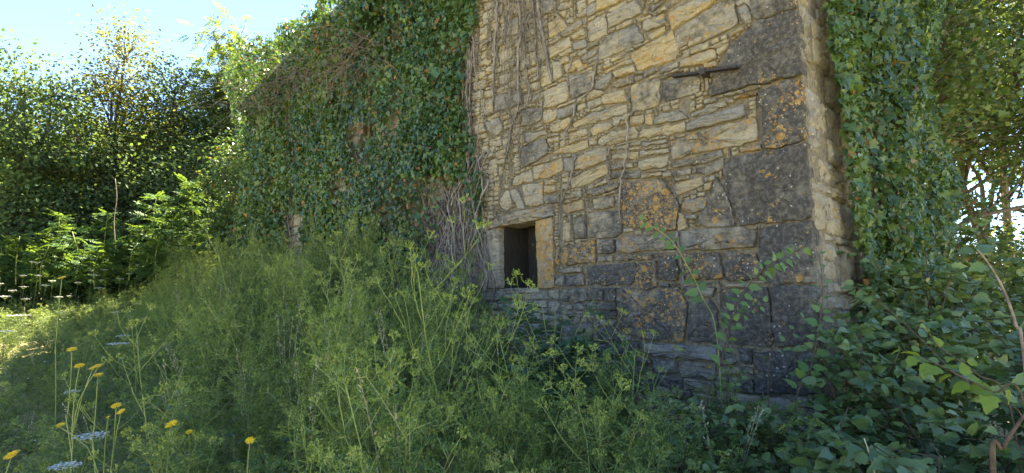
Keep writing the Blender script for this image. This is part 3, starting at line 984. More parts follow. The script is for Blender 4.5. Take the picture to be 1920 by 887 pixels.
mb = MB(); mb.box((TH + .002, -3.9, 3.0), (LEN - .502, -TH - .002, 3.18)); mb.build('blocking_slab', M['wood'], house, False)  # unseen slab added to keep sunlight out of the window room
mb = MB(); mb.box((TH + .002, -3.9, 5.6), (LEN - .502, -TH - .002, 5.75)); mb.build('blocking_slab', M['wood'], house, False)  # upper unseen slab, added to keep the upper opening dark
mb = MB(); mb.box((4.6, -3.9, -.4), (4.9, -TH - .002, 2.99)); mb.build('blocking_wall', M['mortar'], house, False)  # unseen wall added to close the dark room behind the window
# coarse face under the ivy
rows = []
v = .2
while v < 7.4:
    h = rr.uniform(.13, .30)
    u = GU + rr.uniform(0, .1)
    while u < LEN - .05:
        w = rr.uniform(.22, .6)
        b = min(u + w, LEN)
        if not any(u < H[1] + .02 and b > H[0] - .02 and v < H[3] + .02 and v + h > H[2] - .02 for H in HOLES):
            rows.append([[(u + .008, v + .008), (b - .008, v + .008), (b - .008, v + h - .008), (u + .008, v + h - .008)], .4, .25, .1])
        u = b
    v += h
v = GV
while v < 7.45:
    h = rr.uniform(.12, .3)
    u = .0
    while u < GU:
        b = min(u + rr.uniform(.2, .6), GU)
        rows.append([[(u + .006, v + .006), (b - .006, v + .006), (b - .006, v + h - .006), (u + .006, v + h - .006)], .4, .4, .1])
        u = b
    v += h
stone_heap(rows, 'face_stone', M['stone'], (.42, .2, .1, 1))
# side face: weathered rubble, seen edge-on beside the corner; built flat, then turned onto the side
side_items = []
v = .1
while v < 6.4:
    h = rr.choice([.06, .09, .13, .2, .3])
    d = .0
    first = True
    while d < 1.6:
        w = rr.uniform(.12, .28) if first else rr.uniform(.1, .42)
        first = False
        side_items.append([[(d + .004, v + .004), (d + w - .004, v + .004 + rr.uniform(-.01, .01)), (d + w - .004, v + h - .004), (d + .004, v + h - .004 + rr.uniform(-.01, .01))], rr.choice([.15, .3, .45]), rr.uniform(.02, .2), .1])
        d += w
    v += h
def turn_side(V):                                      # (along, out, up) -> house axes: the side face looks down -x
    return np.stack([-V[:, 1] , -V[:, 0] - .055, V[:, 2]], 1)
heap = MB()
for i, (poly, oc, cr, li) in enumerate(side_items):
    s, c, a = stone_mesh(poly, random.uniform(-.03, .016), 9000 + i, .08, .04, .008, .014, .010)
    V = np.concatenate(s.v) + np.array([c[0], 0, c[1]])
    F = s.f
    if c[0] < .3 and .6 < c[1] < 4.2:
        m2 = MB(); W = turn_side(V); cc = W.mean(0); m2.add(W - cc, [f[:, ::-1] for f in F])
        o = m2.build('side_stone', M['stone_side'], house, 'angle'); o.location = cc; o.color = (oc, cr, li, 1)
    else:
        heap.add(turn_side(V), [f[:, ::-1] for f in F])
o = heap.build('side_rubble', M['stone_side'], house, 'angle', 'stuff'); o.color = (.4, .15, .1, 1)
# flat iron cramp let into the wall, with its stub
iu = [wall_uv(1260, 143, .07), wall_uv(1383, 126, .07)]
mb = MB()
(u0, v0), (u1, v1) = iu
for (a, b, h) in ((0, .55, .010), (.55, 1.0, .010)):
    pa = (u0 + (u1 - u0) * a, v0 + (v1 - v0) * a); pb = (u0 + (u1 - u0) * b, v0 + (v1 - v0) * b)
    z = 0 if a == 0 else .006
    P = [(pa[0], .030, pa[1] - h + z), (pa[0], .085, pa[1] - h + z), (pb[0], .085, pb[1] - h + z), (pb[0], .030, pb[1] - h + z)]
    P += [(x, y, q + 2 * h) for x, y, q in P]
    mb.add(P, np.array([(0, 3, 2, 1), (4, 5, 6, 7), (0, 1, 5, 4), (1, 2, 6, 5), (2, 3, 7, 6), (3, 0, 4, 7)]))
um, vm = (u0 + u1) / 2, (v0 + v1) / 2
mb.box((um - .022, -.02, vm - .026), (um + .022, .094, vm + .026))
mb.build('iron_cramp', M['iron'], house, False)

# ================================================================ helpers for plants
_LEAFMESH = {}
def leaf_mesh(tm, mat, i):
    key = (id(tm[i]), mat.name)
    if key not in _LEAFMESH:
        mb = MB(); mb.add(tm[i][0], tm[i][1])
        _LEAFMESH[key] = mb.mesh('leaf', mat)
    return _LEAFMESH[key]
def foliage(parent, tm, pos, frm, size, mat, nparts=0, mass='foliage', simple=None, part='leaf'):
    """leaves of one plant: the nparts that show largest are single objects, the others one mass"""
    pos, size = np.asarray(pos), np.asarray(size)
    base = np.array(parent.location)
    if len(pos) == 0:
        return
    chosen = np.zeros(len(pos), bool)
    if nparts:
        px, py = project(pos)
        d = np.linalg.norm(pos - np.array([0, 0, EYE]), axis=1)
        vis = (px > 0) & (px < 1920) & (py > 0) & (py < 887) & (pos[:, 1] > .3)
        sc = np.where(vis, size / d, 0)
        idx = np.argsort(-sc)[:nparts]
        idx = idx[sc[idx] > 0]
        chosen[idx] = True
        for q in idx:
            o = bpy.data.objects.new(part, leaf_mesh(tm, mat, q % len(tm)))
            m = np.eye(4)
            m[:3, :3] = frm[q] * size[q]; m[:3, 3] = pos[q] - base
            o.parent = parent
            o.matrix_local = Matrix(m.tolist())
            COL.objects.link(o)
    r = np.where(~chosen)[0]
    if len(r):
        mb = MB()
        use = simple or tm
        for i in range(len(use)):
            s = r[r % len(use) == i]
            mb.copies(use[i], pos[s] - base, frm[s], size[s])
        mb.build(mass, mat, parent, True, 'stuff')
def wiggle(a, b, n, amp, sag=0.0):
    a, b = np.asarray(a, float), np.asarray(b, float)
    t = np.linspace(0, 1, n)[:, None]
    p = a + (b - a) * t
    w = RNG.normal(size=(n, 3)) * amp
    w[0] = 0; w[-1] = 0
    p = p + w
    p[:, 2] -= sag * 4 * (t[:, 0] - t[:, 0] ** 2)
    return p
def smooth_path(pts, n):
    """Catmull-Rom through the points"""
    P = np.asarray(pts, float)
    P = np.vstack([2 * P[0] - P[1], P, 2 * P[-1] - P[-2]])
    out = []
    m = len(P) - 3
    for i in range(m):
        for t in np.linspace(0, 1, max(2, n // m), endpoint=(i == m - 1)):
            a, b, c, d = P[i:i + 4]
            out.append(.5 * ((2 * b) + (c - a) * t + (2 * a - 5 * b + 4 * c - d) * t * t + (3 * b - a - 3 * c + d) * t ** 3))
    return np.array(out)

# ================================================================ IVY ON THE LONG WALL
b0 = local_to_world(9.0, .05, 0)
ivy = thing('ivy', 'dark green ivy blanketing the long left part of the house wall up to its top', 'ivy', (b0[0], b0[1], float(ground_z(b0[0], b0[1]))), 0)
def edge_x(py):
    return np.interp(py, [-50, 0, 40, 80, 150, 250, 330, 360, 420, 560, 700], [900, 893, 887, 874, 868, 878, 888, 862, 832, 800, 790])
def ivy_density(px, py):
    e = edge_x(py)
    d = np.clip((e - px) / 22 + .5, 0, 1)
    d = d * np.where(py > 330, np.interp(px, [560, 680, 760, 800, 840], [1, .9, .65, .32, .2]), 1)
    # sprigs on the bare part
    for cx, cy, rx, ry, a in ((924, 292, 9, 52, .7), (912, 345, 22, 30, .55), (905, 385, 26, 26, .5), (897, 430, 14, 30, .35), (885, 310, 12, 60, .5)):
        d = np.maximum(d, a * (((px - cx) / rx) ** 2 + ((py - cy) / ry) ** 2 < 1))
    # bare pieces of wall and the old openings
    for x0, x1, y0, y1, k in ((547, 583, 402, 500, .0), (664, 702, 232, 268, .10), (676, 716, 262, 312, .15), (672, 702, 438, 482, .08), (560, 600, 470, 560, .4), (690, 712, 320, 380, .5), (826, 856, 345, 372, .25), (640, 665, 300, 360, .5)):
        d = np.where((px > x0) & (px < x1) & (py > y0) & (py < y1), d * k, d)
    return d
def ivy_top(u):
    return np.interp(u, [3.5, 6.5, 7.6, 9.2, 10.5, 12, 14, 16.5], [7.9, 7.7, 7.45, 7.3, 7.45, 7.6, 7.85, 7.7])
def wall_ivy(n, u0, u1, size, tm, simple, nparts):
    u = RNG.uniform(u0, u1, n); v = RNG.uniform(.2, 8.2, n)
    L0 = local_to_world(u, 0.05, v)
    px, py = project(L0)
    nz = vnoise(np.stack([u, v, 0 * u], 1), .9, 1)
    nz2 = vnoise(np.stack([u, v, 0 * u], 1), 2.7, 2)
    keep = RNG.random(n) < ivy_density(px, py) * np.clip(-.25 + 2.2 * nz2, 0, 1)
    keep &= v < ivy_top(u) + .5 * (nz2 - .5)
    u, v, nz, nz2 = u[keep], v[keep], nz[keep], nz2[keep]
    topness = np.clip(1 - (ivy_top(u) - v) / 1.6, 0, 1)
    bulge = .07 + .30 * np.clip(nz - .25, 0, 1) + .12 * nz2 + topness * (.25 + .55 * nz) + .18 * np.clip((u - 9) / 5, 0, 1)
    bulge = bulge * np.clip((u - 3.6) / 1.2, .25, 1)
    w = .03 + bulge * (1 - .55 * RNG.random(len(u)) ** 2)
    w = np.where(v > 7.5, w - RNG.random(len(u)) * .7, w)
    pos = local_to_world(u, w, v)
    k = len(u)
    out = np.array([NRM[0], NRM[1], .45]) + RNG.normal(size=(k, 3)) * .48
    tip = np.array([0, 0, -1.0]) + RNG.normal(size=(k, 3)) * .55
    foliage(ivy, tm, pos, frames(tip, out), size * np.clip(RNG.lognormal(-.08, .34, k), .4, 1.9), M['ivy'], nparts, 'foliage', simple)
wall_ivy(60000, 3.6, 7.6, .058, IVY, [IVY_S], 300)
wall_ivy(58000, 7.6, 14.3, .074, [IVY_S], None, 0)
def stem_on_wall(pts, rad, w=.035, parent=None, end=.6):
    P = []
    for i, (x, y) in enumerate(pts):
        u, v = wall_uv(x, y, w)
        P.append(local_to_world(u, w + random.uniform(-.012, .02), v))
    P = smooth_path(P, max(6, len(pts) * 5))
    P = P + RNG.normal(size=P.shape) * .006
    mb = MB()
    mb.tube(P - np.array(parent.location), rad, rad * end, 3 if rad < .0075 else 5, .5)
    return mb
# grey ivy trunks and roots on the bare wall: traced runs, each one a stem
vine = thing('dead_ivy_vine', 'leafless grey ivy roots hanging down the bare stones left of the middle', 'dead vine', tuple(local_to_world(4.1, .05, .3)), 0)
Z3 = lambda pts: [(850 + x / 2.2175, y / 2.2175) for x, y in pts]
RUNS = [
 (Z3([(175,-60),(180,0),(185,100),(172,200),(168,320),(160,470)]), .022),
 (Z3([(62,150),(75,300),(70,420),(76,560),(70,650),(66,887)]), .020),
 (Z3([(50,300),(62,420),(60,560),(66,700),(60,900)]), .013),
 (Z3([(268,-60),(272,0),(282,120),(275,220),(270,330),(272,440),(240,520),(228,640)]), .020),
 (Z3([(352,-50),(356,60),(374,150),(386,230),(410,345)]), .026),
 (Z3([(325,-40),(330,0),(345,150),(346,220),(360,330)]), .012),
 (Z3([(28,140),(60,165),(105,176),(165,160)]), .018),
 (Z3([(160,165),(120,190),(95,240),(75,300)]), .012),
 (Z3([(288,100),(292,200),(302,300),(312,420),(262,480),(222,600),(210,700)]), .012),
 (Z3([(600,250),(572,370),(510,430),(500,490),(466,540),(460,605)]), .011),
 (Z3([(760,455),(722,488),(727,560),(710,680),(697,760),(690,900)]), .012),
 (Z3([(722,488),(690,505),(676,530)]), .008),
 (Z3([(505,645),(490,740),(452,830),(448,900),(444,980)]), .013),
 (Z3([(645,612),(640,680),(650,770)]), .009), (Z3([(640,690),(660,665),(680,655)]), .006),
 (Z3([(495,235),(476,300),(470,330),(482,385)]), .008),
 (Z3([(365,240),(355,290),(362,330)]), .007),
 (Z3([(235,0),(232,120),(222,200)]), .010), (Z3([(205,-30),(212,90),(205,190)]), .010),
 ([(1360,360),(1366,385),(1376,420)], .009),
 ([(1262,318),(1263,345),(1268,372),(1275,395)], .009),
 ([(1268,436),(1272,470),(1277,505),(1281,531)], .014),
]
for pts, r in RUNS:
    stem_on_wall(pts, r, .03, vine).build('stem', M['root'], vine)
# thick mass of roots left of the window
for i in range(46):
    x = random.uniform(803, 905)
    y0 = random.uniform(250, 420) if x > 850 else random.uniform(330, 430)
    n = random.randint(4, 7)
    pts = [(x + random.gauss(0, 10) + (i % 3 - 1) * k * 4, y0 + (585 - y0) * k / (n - 1)) for k in range(n)]
    stem_on_wall(pts, random.uniform(.006, .017), random.uniform(.03, .10), vine, .8).build('stem', M['root'], vine)
for i in range(18):
    x = random.uniform(862, 896)
    y0 = random.uniform(60, 240); y1 = y0 + random.uniform(120, 260)
    pts = [(x + random.gauss(0, 5), y0 + (y1 - y0) * k / 4) for k in range(5)]
    stem_on_wall(pts, random.uniform(.006, .012), random.uniform(.03, .07), vine, .6).build('stem', M['root'], vine)
# fine hanging rootlets, matted at the top
mb = MB()
for i in range(130):
    if i < 85:
        x = random.choice([random.gauss(935, 14), random.gauss(975, 12), random.gauss(1012, 12), random.uniform(895, 1050)])
        y0 = random.uniform(-60, 60); ln = abs(random.gauss(0, 100)) + 30
    else:
        x = random.gauss(965, 22); y0 = random.uniform(100, 240); ln = random.uniform(50, 150)
    n = 6
    drift = random.gauss(0, 14) - (10 if i >= 85 else 0)
    pts = [(x + drift * k / n + random.gauss(0, 4), y0 + ln * k / n) for k in range(n)]
    s = stem_on_wall(pts, random.uniform(.002, .006), random.uniform(.02, .06), vine, .4)
    mb.add(np.concatenate(s.v), s.f)
for i in range(70):
    x = random.uniform(800, 905); y0 = random.uniform(330, 470)
    pts = [(x + random.gauss(0, 8), y0 + random.uniform(60, 150) * k / 4) for k in range(5)]
    s = stem_on_wall(pts, random.uniform(.003, .007), random.uniform(.05, .12), vine, .5)
    mb.add(np.concatenate(s.v), s.f)
mb.build('rootlet', M['root'], vine, True, 'stuff')
# stems of the living ivy, and the brown twigs inside it
for i in range(60):
    u = random.uniform(4.1, 14); v0 = random.uniform(.6, 3.5); v1 = v0 + random.uniform(1, 3.5)
    P = [local_to_world(u + random.gauss(0, .12), random.uniform(.06, .16), v0 + (v1 - v0) * k / 5) - np.array(ivy.location) for k in range(6)]
    m2 = MB(); m2.tube(smooth_path(P, 16), random.uniform(.010, .024), .006, 5, .4); m2.build('stem', M['root'], ivy)

# bare twigs spilling over the wall top
bt = local_to_world(11.0, .5, 5.5)
twigs = thing('bramble_tangle', 'tangle of bare greyish brown twigs arching over the ivy near the wall top', 'brambles', tuple(bt), 0)
mb = MB()
for i in range(260):
    px = random.uniform(470, 720); py = np.interp(px, [470, 560, 640, 720], [165, 110, 75, 60]) + random.uniform(0, 60)
    u, v = wall_uv(px, py, .4)
    a = local_to_world(u, random.uniform(.1, .6), v)
    ln = random.uniform(.35, 1.3)
    dr = np.array([NRM[0] * random.uniform(.1, .7) + DIR[0] * random.gauss(.15, .9), NRM[1] * random.uniform(.1, .7) + DIR[1] * random.gauss(.15, .9), random.uniform(-.7, .7)])
    P = [a + dr * ln * t + np.array([0, 0, -.55 * ln * t * t]) + RNG.normal(size=3) * .06 * t for t in np.linspace(0, 1, 7)]
    s = MB(); s.tube(np.array(P) - np.array(twigs.location), random.uniform(.003, .008), .002, 3)
    if i < 60:
        s.build('twig', M['twig'], twigs)
    else:
        mb.add(np.concatenate(s.v), s.f)
mb.build('fine_twig', M['twig'], twigs, True, 'stuff')
# leafy ivy heads standing above the wall
for (px, py, w, rad, n, lab) in ((470, 185, .4, .8, 1500, None), (500, 160, .5, .7, 1200, None), (455, 300, .4, .8, 1500, None), (640, 60, .3, .5, 900, None), (690, 40, .3, .75, 3200, 'bushy ivy head standing above the wall where it meets the frame top'), (800, -10, .3, .8, 1500, None), (600, 95, .2, .45, 900, None), (540, 130, .1, .5, 900, None)):
    u, v = wall_uv(px, py, w)
    c = local_to_world(u, w - .3, v)
    d = rand_dirs(n) * (RNG.random(n) ** .4)[:, None] * np.array([rad, rad, rad * .75])
    pos = c + d
    pos = pos[vnoise(pos, 3.0, 4) > .36]
    k = len(pos)
    nr = np.array([NRM[0] * .5, NRM[1] * .5, .6]) + RNG.normal(size=(k, 3)) * .6
    foliage(ivy, IVY, pos, frames(np.array([0, 0, -.7]) + RNG.normal(size=(k, 3)) * .6, nr), .075 * RNG.uniform(.5, 1.2, k), M['ivy'], 0, 'foliage', [IVY_M])

# ================================================================ IVY ON THE SIDE FACE
b1 = local_to_world(-.15, -1.5, 0)
ivy2 = thing('ivy', 'bright glossy ivy hanging on the side face just right of the house corner', 'ivy', (b1[0], b1[1], 0), 0)
n = 54000
w = -RNG.uniform(.15, 4.3, n); v = RNG.uniform(.2, 6.8, n)
nz = vnoise(np.stack([w, v, 0 * v], 1), 1.0, 8); nz2 = vnoise(np.stack([w, v, 0 * v], 1), 2.6, 9)
start = -(np.interp(v, [1.2, 1.75, 2.2, 3.0, 3.9, 6], [.95, .80, .62, .48, .26, .2]))
keep = (w < start + (nz2 - .5) * .3) & (RNG.random(n) < np.clip(.0 + 1.8 * nz2, 0, 1))
w, v, nz, nz2, start = w[keep], v[keep], nz[keep], nz2[keep], start[keep]
deep = np.clip((start - w) / 1.4, 0, 1)
bul = .05 + deep * (.10 + .45 * np.clip(nz - .2, 0, 1)) + .10 * nz2
bul = bul * np.where(w < -2.2, np.clip(1.5 * vnoise(np.stack([w, v, 0 * v], 1), .8, 12), .3, 1.5), 1)
x = -.05 - bul * (1 - .5 * RNG.random(len(w)) ** 2)
pos = local_to_world(x, w, v)
k = len(w)
side_out = np.array([-DIR[0], -DIR[1], 0])
nr = side_out * .9 + np.array([NRM[0], NRM[1], 0]) * .35 + np.array([0, 0, .45]) + RNG.normal(size=(k, 3)) * .5
foliage(ivy2, IVY, pos, frames(np.array([0, 0, -1.0]) + RNG.normal(size=(k, 3)) * .55, nr), .053 * np.clip(RNG.lognormal(-.05, .34, k), .4, 1.9), M['ivy_side'], 300, 'foliage', [IVY_M])
for i in range(26):
    w0 = -random.uniform(1.6, 4.5); v0 = random.uniform(.5, 2.5); v1 = v0 + random.uniform(1, 3)
    P = [local_to_world(random.uniform(-.22, -.06), w0 + random.gauss(0, .1), v0 + (v1 - v0) * q / 5) - np.array(ivy2.location) for q in range(6)]
    m2 = MB(); m2.tube(smooth_path(P, 16), random.uniform(.008, .018), .005, 5, .4); m2.build('stem', M['root'], ivy2)

# a little ivy that has crept into the window
ci = local_to_world(2.86, -.2, 1.6)
sprig = thing('ivy', 'small sprig of ivy growing inside the dark window opening', 'ivy', tuple(ci), 0)
n = 60
pos = local_to_world(RNG.uniform(2.78, 2.98, n), RNG.uniform(-.40, -.12, n), RNG.uniform(1.62, 2.15, n))
foliage(sprig, IVY, pos, frames(np.array([0, 0, -1.0]) + RNG.normal(size=(n, 3)) * .6, np.array([NRM[0], NRM[1], .4]) + RNG.normal(size=(n, 3)) * .5), .045 * RNG.uniform(.6, 1.3, n), M['ivy_side'], 0, 'sprig')

# ================================================================ TREES
def tree(name, label, cat, px, depth, height, trunk_r, blobs, mat, tm=(LEAF,), clumps=160, per=45, size=.11, spread=.38, group=None,
         limbs=7, droop=.35, gap=.24, lean=(0, 0), bark='bark', xy=None, nparts=0, thin_top=0.0, arms=()):
    """blobs: (dx, dy, z, rx, ry, rz) relative to the foot; crown clumps sit in them, each on its own twig"""
    if xy is None:
        p = at(px, 545, depth); x, y = p[0], p[1]
    else:
        x, y = xy
    z0 = float(ground_z(x, y)) - .05
    t = thing(name, label, cat, (x, y, z0), 0, group)
    B = np.array(t.location)
    C = []
    wts = np.array([b[3] * b[4] * b[5] for b in blobs]) ** .8
    wts /= wts.sum()
    for b, k in zip(blobs, (wts * clumps).astype(int) + 1):
        d = rand_dirs(k) * (RNG.random(k) ** .38)[:, None]
        C.append(np.array(b[:3]) + d * np.array(b[3:6]))
    C = np.vstack(C)
    C = C[C[:, 2] > .15]
    hi = C[:, 2].max()
    # trunk
    top = np.array([lean[0], lean[1], min(height * .8, hi * .9)])
    tp = smooth_path([np.zeros(3), top * .35 + RNG.normal(size=3) * .12 * trunk_r * 4, top * .7 + RNG.normal(size=3) * .2, top], 14)
    mb = MB(); mb.tube(tp, trunk_r, trunk_r * .25, 8, .15); mb.build('trunk', M[bark], t)
    ends = [tp]
    for pts, r in arms:
        lp = smooth_path(np.array(pts, float), 16)
        m2 = MB(); m2.tube(lp, r, r * .3, 6, .2); m2.build('limb', M[bark], t)
        ends.append(lp)
    far = C[RNG.permutation(len(C))[:limbs]]
    for c in far:
        s = tp[min(len(tp) - 1, max(2, int(len(tp) * np.clip(c[2] / hi * .75, .15, .9))))]
        mid = (s + c) / 2 + np.array([0, 0, .12 * np.linalg.norm(c - s)]) + RNG.normal(size=3) * .15
        lp = smooth_path([s, mid, c], 10)
        m2 = MB(); m2.tube(lp, trunk_r * .42, trunk_r * .10, 6, .2); m2.build('limb', M[bark], t)
        ends.append(lp)
    E = np.vstack(ends)
    mb = MB()
    for c in C:
        dd = np.linalg.norm(E - c, axis=1) + np.where(E[:, 2] > c[2], .6, 0)
        s = E[np.argmin(dd)]
        m_ = (s + c) / 2 + np.array([0, 0, .10]) + RNG.normal(size=3) * .08
        mb.tube(smooth_path([s, m_, c + (c - s) * .12], 6), max(.007, trunk_r * .11), .004, 3)
    mb.build('twig', M[bark], t, True, 'stuff')
    n = len(C) * per
    ci = np.repeat(np.arange(len(C)), per)
    sp = RNG.normal(size=(n, 3)) * spread * np.array([1, 1, .62])
    pos = C[ci] + sp
    dens = vnoise(pos + B, 1.1, 5)
    keep = (dens > gap) & (pos[:, 2] > .1)
    if thin_top:
        keep &= RNG.random(n) > thin_top * np.clip((pos[:, 2] / hi - .55) / .45, 0, 1)
    pos, sp = pos[keep], sp[keep]
    k = len(pos)
    tipd = sp / (np.linalg.norm(sp, axis=1)[:, None] + 1e-6) + RNG.normal(size=(k, 3)) * .5 + np.array([0, 0, -droop])
    nr = np.array([0, 0, 1.0]) + RNG.normal(size=(k, 3)) * .55
    foliage(t, list(tm), pos + B, frames(tipd, nr), size * RNG.uniform(.6, 1.25, k), M[mat], nparts, 'crown')
    return t
GL = 'trees along the left edge of the meadow'
tree('hornbeam', 'broad dark tree filling the far left edge of the picture', 'tree', 5, 15, 8.7, .16,
     [(0, 0, 6.2, 2.1, 2, 2.3), (-.6, 0, 3.6, 2.2, 2, 2.0), (.7, -.4, 4.6, 1.5, 1.5, 1.6), (-1.2, 0, 7.2, 1.2, 1.2, 1.1)], 'tree_dark', clumps=260, per=68, size=.115, group=GL)
tree('field_maple', 'small tree with lit yellow green top beside the dark tree at far left', 'tree', 92, 17.5, 8.4, .12,
     [(0, 0, 6.3, 1.2, 1.2, 1.7), (.3, 0, 4.2, 1.5, 1.5, 1.9), (-.3, -.3, 2.2, 1.6, 1.4, 1.6)], 'tree_mid', clumps=210, per=70, size=.105, group=GL)
tree('poplar', 'tallest slender sunlit yellow tree with bare twigs poking out of its top', 'tree', 196, 17, 11.2, .14,
     [(0, 0, 8.6, .85, .9, 1.9), (-.5, 0, 8.0, .7, .7, 1.2), (.25, 0, 6.4, 1.6, 1.4, 1.6), (0, 0, 4.2, 1.7, 1.5, 1.8), (-.6, 0, 9.8, .30, .3, 1.0), (.5, 0, 9.6, .30, .3, .9)], 'tree_gold', clumps=250, per=62, size=.10, group=GL, thin_top=.25)
tree('field_maple', 'rounded dark tree between the tall sunlit tree and the feathery one', 'tree', 300, 18.5, 10.4, .14,
     [(0, 0, 8.2, 1.3, 1.3, 1.7), (.9, 0, 7.4, 1.2, 1.2, 1.5), (0, 0, 6.6, 1.4, 1.4, 1.9), (.5, 0, 4.6, 1.9, 1.6, 2.0), (-.4, 0, 2.6, 1.8, 1.6, 1.8), (-1.0, 0, 6.6, .9, .9, 1.4)], 'tree_dark', clumps=260, per=66, size=.112, group=GL)
tree('robinia', 'tall feathery pale green tree standing against the sky left of the wall', 'tree', 405, 20, 13.0, .15,
     [(0, 0, 10.2, 1.1, 1.1, 2.0), (.7, 0, 9.0, 1.1, 1.0, 1.6), (-.6, 0, 8.6, 1.1, 1.0, 1.2), (0, 0, 6.4, 1.6, 1.5, 1.8)], 'robinia', PINN, 230, 12, .44, .36, GL, droop=.25, gap=.25, thin_top=.3)
tree('robinia', 'yellow green feathery bush lit by the sun just behind the wall end', 'tree', 478, 20.5, 12.0, .12,
     [(0, 0, 9.3, 1.1, 1, 1.4), (.9, .3, 10.2, 1.2, 1, 1.1), (1.8, .6, 10.8, 1.0, .9, .9), (-.6, 0, 7.6, 1.2, 1, 1.6), (-.3, 0, 5.0, 1.2, 1, 1.6)], 'robinia', PINN, 230, 12, .42, .34, GL, droop=.2, gap=.2)
tree('robinia', 'feathery bush showing over the twigs right above the wall top', 'tree', 555, 23, 13.4, .12,
     [(0, 0, 11.6, 1.1, 1, 1.2), (-.9, 0, 11.0, 1.0, 1, 1.2), (.9, .3, 12.3, .9, .8, .9), (1.7, .3, 12.9, .7, .8, .7)], 'robinia', PINN, 130, 11, .42, .34, GL, droop=.2, gap=.2)
GS = 'dark understorey at the wood edge'
for (px, dp, h, r, lab) in ((35, 14.6, 4.6, 1.7, 'dark shrubby tree low at the far left behind the ferny saplings'),
                            (140, 15.8, 5.8, 1.9, 'dark blue green shrub below the lit small tree'),
                            (235, 16.0, 6.2, 1.9, 'dark shrub with one bare pale stem in front of it'),
                            (330, 16.8, 6.6, 1.9, 'dark shrub behind the brightest green sapling'),
                            (405, 17.6, 6.4, 1.4, 'dark bushy shrub in the gap left of the wall end')):
    tree('elder_shrub', lab, 'shrub', px, dp, h, .09, [(0, 0, h * .64, r, r * .9, h * .30), (-.3, -.2, h * .34, r * 1.1, r, h * .32), (.4, -.1, h * .2, r, r, h * .22)],
         'tree_dark', clumps=190, per=54, size=.115, spread=.36, group=GS, limbs=5, gap=.18)
GB = 'second row of trees behind the wood edge'
for (px, dp, h, lab) in ((-10, 22, 9.0, 'back row tree glimpsed behind the broad dark tree'), (120, 23, 9.6, 'back row tree showing between the lit tree and the tall sunlit one'),
                         (250, 24, 10.0, 'back row tree closing the gap right of the tall sunlit tree'), (370, 24, 9.6, 'back row tree behind the feathery tree')):
    tree('woodland_tree', lab, 'tree', px, dp, h, .16, [(0, 0, h * .66, 2.1, 2, h * .24), (0, 0, h * .36, 2.4, 2, h * .3), (.5, 0, h * .14, 2.2, 2, h * .14)],
         'tree_mid', clumps=230, per=44, size=.20, spread=.55, group=GB, gap=.15)
# rounded shrub lit at its crown at the wall end
tree('elder_shrub', 'rounded shrub with a bright yellow green crown at the wall end', 'shrub', 440, 19.0, 9.0, .10,
     [(.1, 0, 7.2, 1.0, .9, 1.2), (.0, 0, 5.2, 1.3, 1.0, 1.6), (.2, -.2, 3.2, 1.2, .9, 1.6), (.1, -.1, 1.5, 1.2, .9, 1.0)], 'tree_mid', clumps=230, per=60, size=.10, spread=.30, limbs=5, gap=.24)
# one bare stem in front of the dark shrubs
t = thing('bare_sapling', 'single thin pale bare stem before the dark shrubs at left', 'sapling', tuple(at(217, 470, 13.2)), 0)
P = smooth_path([at(217, 470, 13.2), at(214, 415, 13.2), at(219, 370, 13.2), at(216, 335, 13.2)], 12) - np.array(t.location)
mb = MB(); mb.tube(P, .011, .006, 5, .3); mb.build('stem', M['twig'], t)

# ---- right of the house
GR = 'trees to the right of the house'
ARMS = (([(0, 0, 1.7), (.5, 0, 2.3), (1.3, 0, 2.9), (2.6, .1, 3.2), (4.6, .2, 3.7)], .075), ([(.1, 0, 2.6), (1.0, .2, 3.1), (2.2, .2, 3.9), (3.8, .4, 4.6)], .06),
               ([(0, 0, 3.2), (.8, -.3, 4.2), (1.9, -.4, 5.2), (3.0, -.3, 6.0)], .06), ([(1.3, 0, 2.9), (2.0, -.1, 3.4), (2.7, 0, 4.3)], .03), ([(2.2, .1, 3.1), (3.2, 0, 3.0), (4.4, -.1, 3.1)], .03),
               ([(0, 0, 4.0), (-.2, .2, 5.2), (-.1, .3, 6.8)], .06), ([(1.0, .2, 3.1), (2.0, .6, 3.3), (3.5, .9, 3.5)], .028))
tree('sycamore', 'ivy clad tree right of the house with long bare limbs reaching right', 'tree', 0, 0, 9.0, .20,
     [(.2, 0, 5.6, 1.3, 1.2, 2.4), (1.6, .2, 6.2, 1.8, 1.6, 1.6), (3.4, .3, 5.6, 1.8, 1.6, 1.2), (3.2, -.2, 4.1, 1.6, 1.4, .55), (1.5, -.4, 4.2, 1.2, 1.0, .7), (4.2, 0, 3.1, 1.2, 1.2, .45), (.0, 0, 3.0, .7, .7, 1.4), (.3, -.2, 4.4, .9, .9, 1.0), (1.2, -.2, 7.4, 1.6, 1.4, 1.2), (2.4, -.8, 5.0, 1.2, 1.0, .8)],
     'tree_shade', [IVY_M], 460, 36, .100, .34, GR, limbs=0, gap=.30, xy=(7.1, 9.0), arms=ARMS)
tree('hawthorn', 'dense dark tree rising behind the side wall ivy', 'tree', 1668, 12.5, 9.0, .16,
     [(-.3, 0, 6.6, 1.3, 1.2, 1.9), (-.2, 0, 4.0, 1.4, 1.2, 1.9), (.8, .2, 7.6, 1.4, 1.4, 1.5)], 'tree_dark', clumps=280, per=60, size=.10, group=GR, gap=.22)
tree('sycamore', 'thin crowned tree against white sky at the upper right edge', 'tree', 1900, 13.5, 10.5, .14,
     [(.5, 0, 8.0, 2.1, 1.6, 1.3), (-1.4, 0, 6.6, 1.6, 1.4, .8), (.8, 0, 5.2, 1.6, 1.4, .6), (-.6, 0, 9.0, 1.8, 1.4, 1.0)], 'tree_mid', [IVY_M], 200, 28, .12, .38, GR, gap=.36)
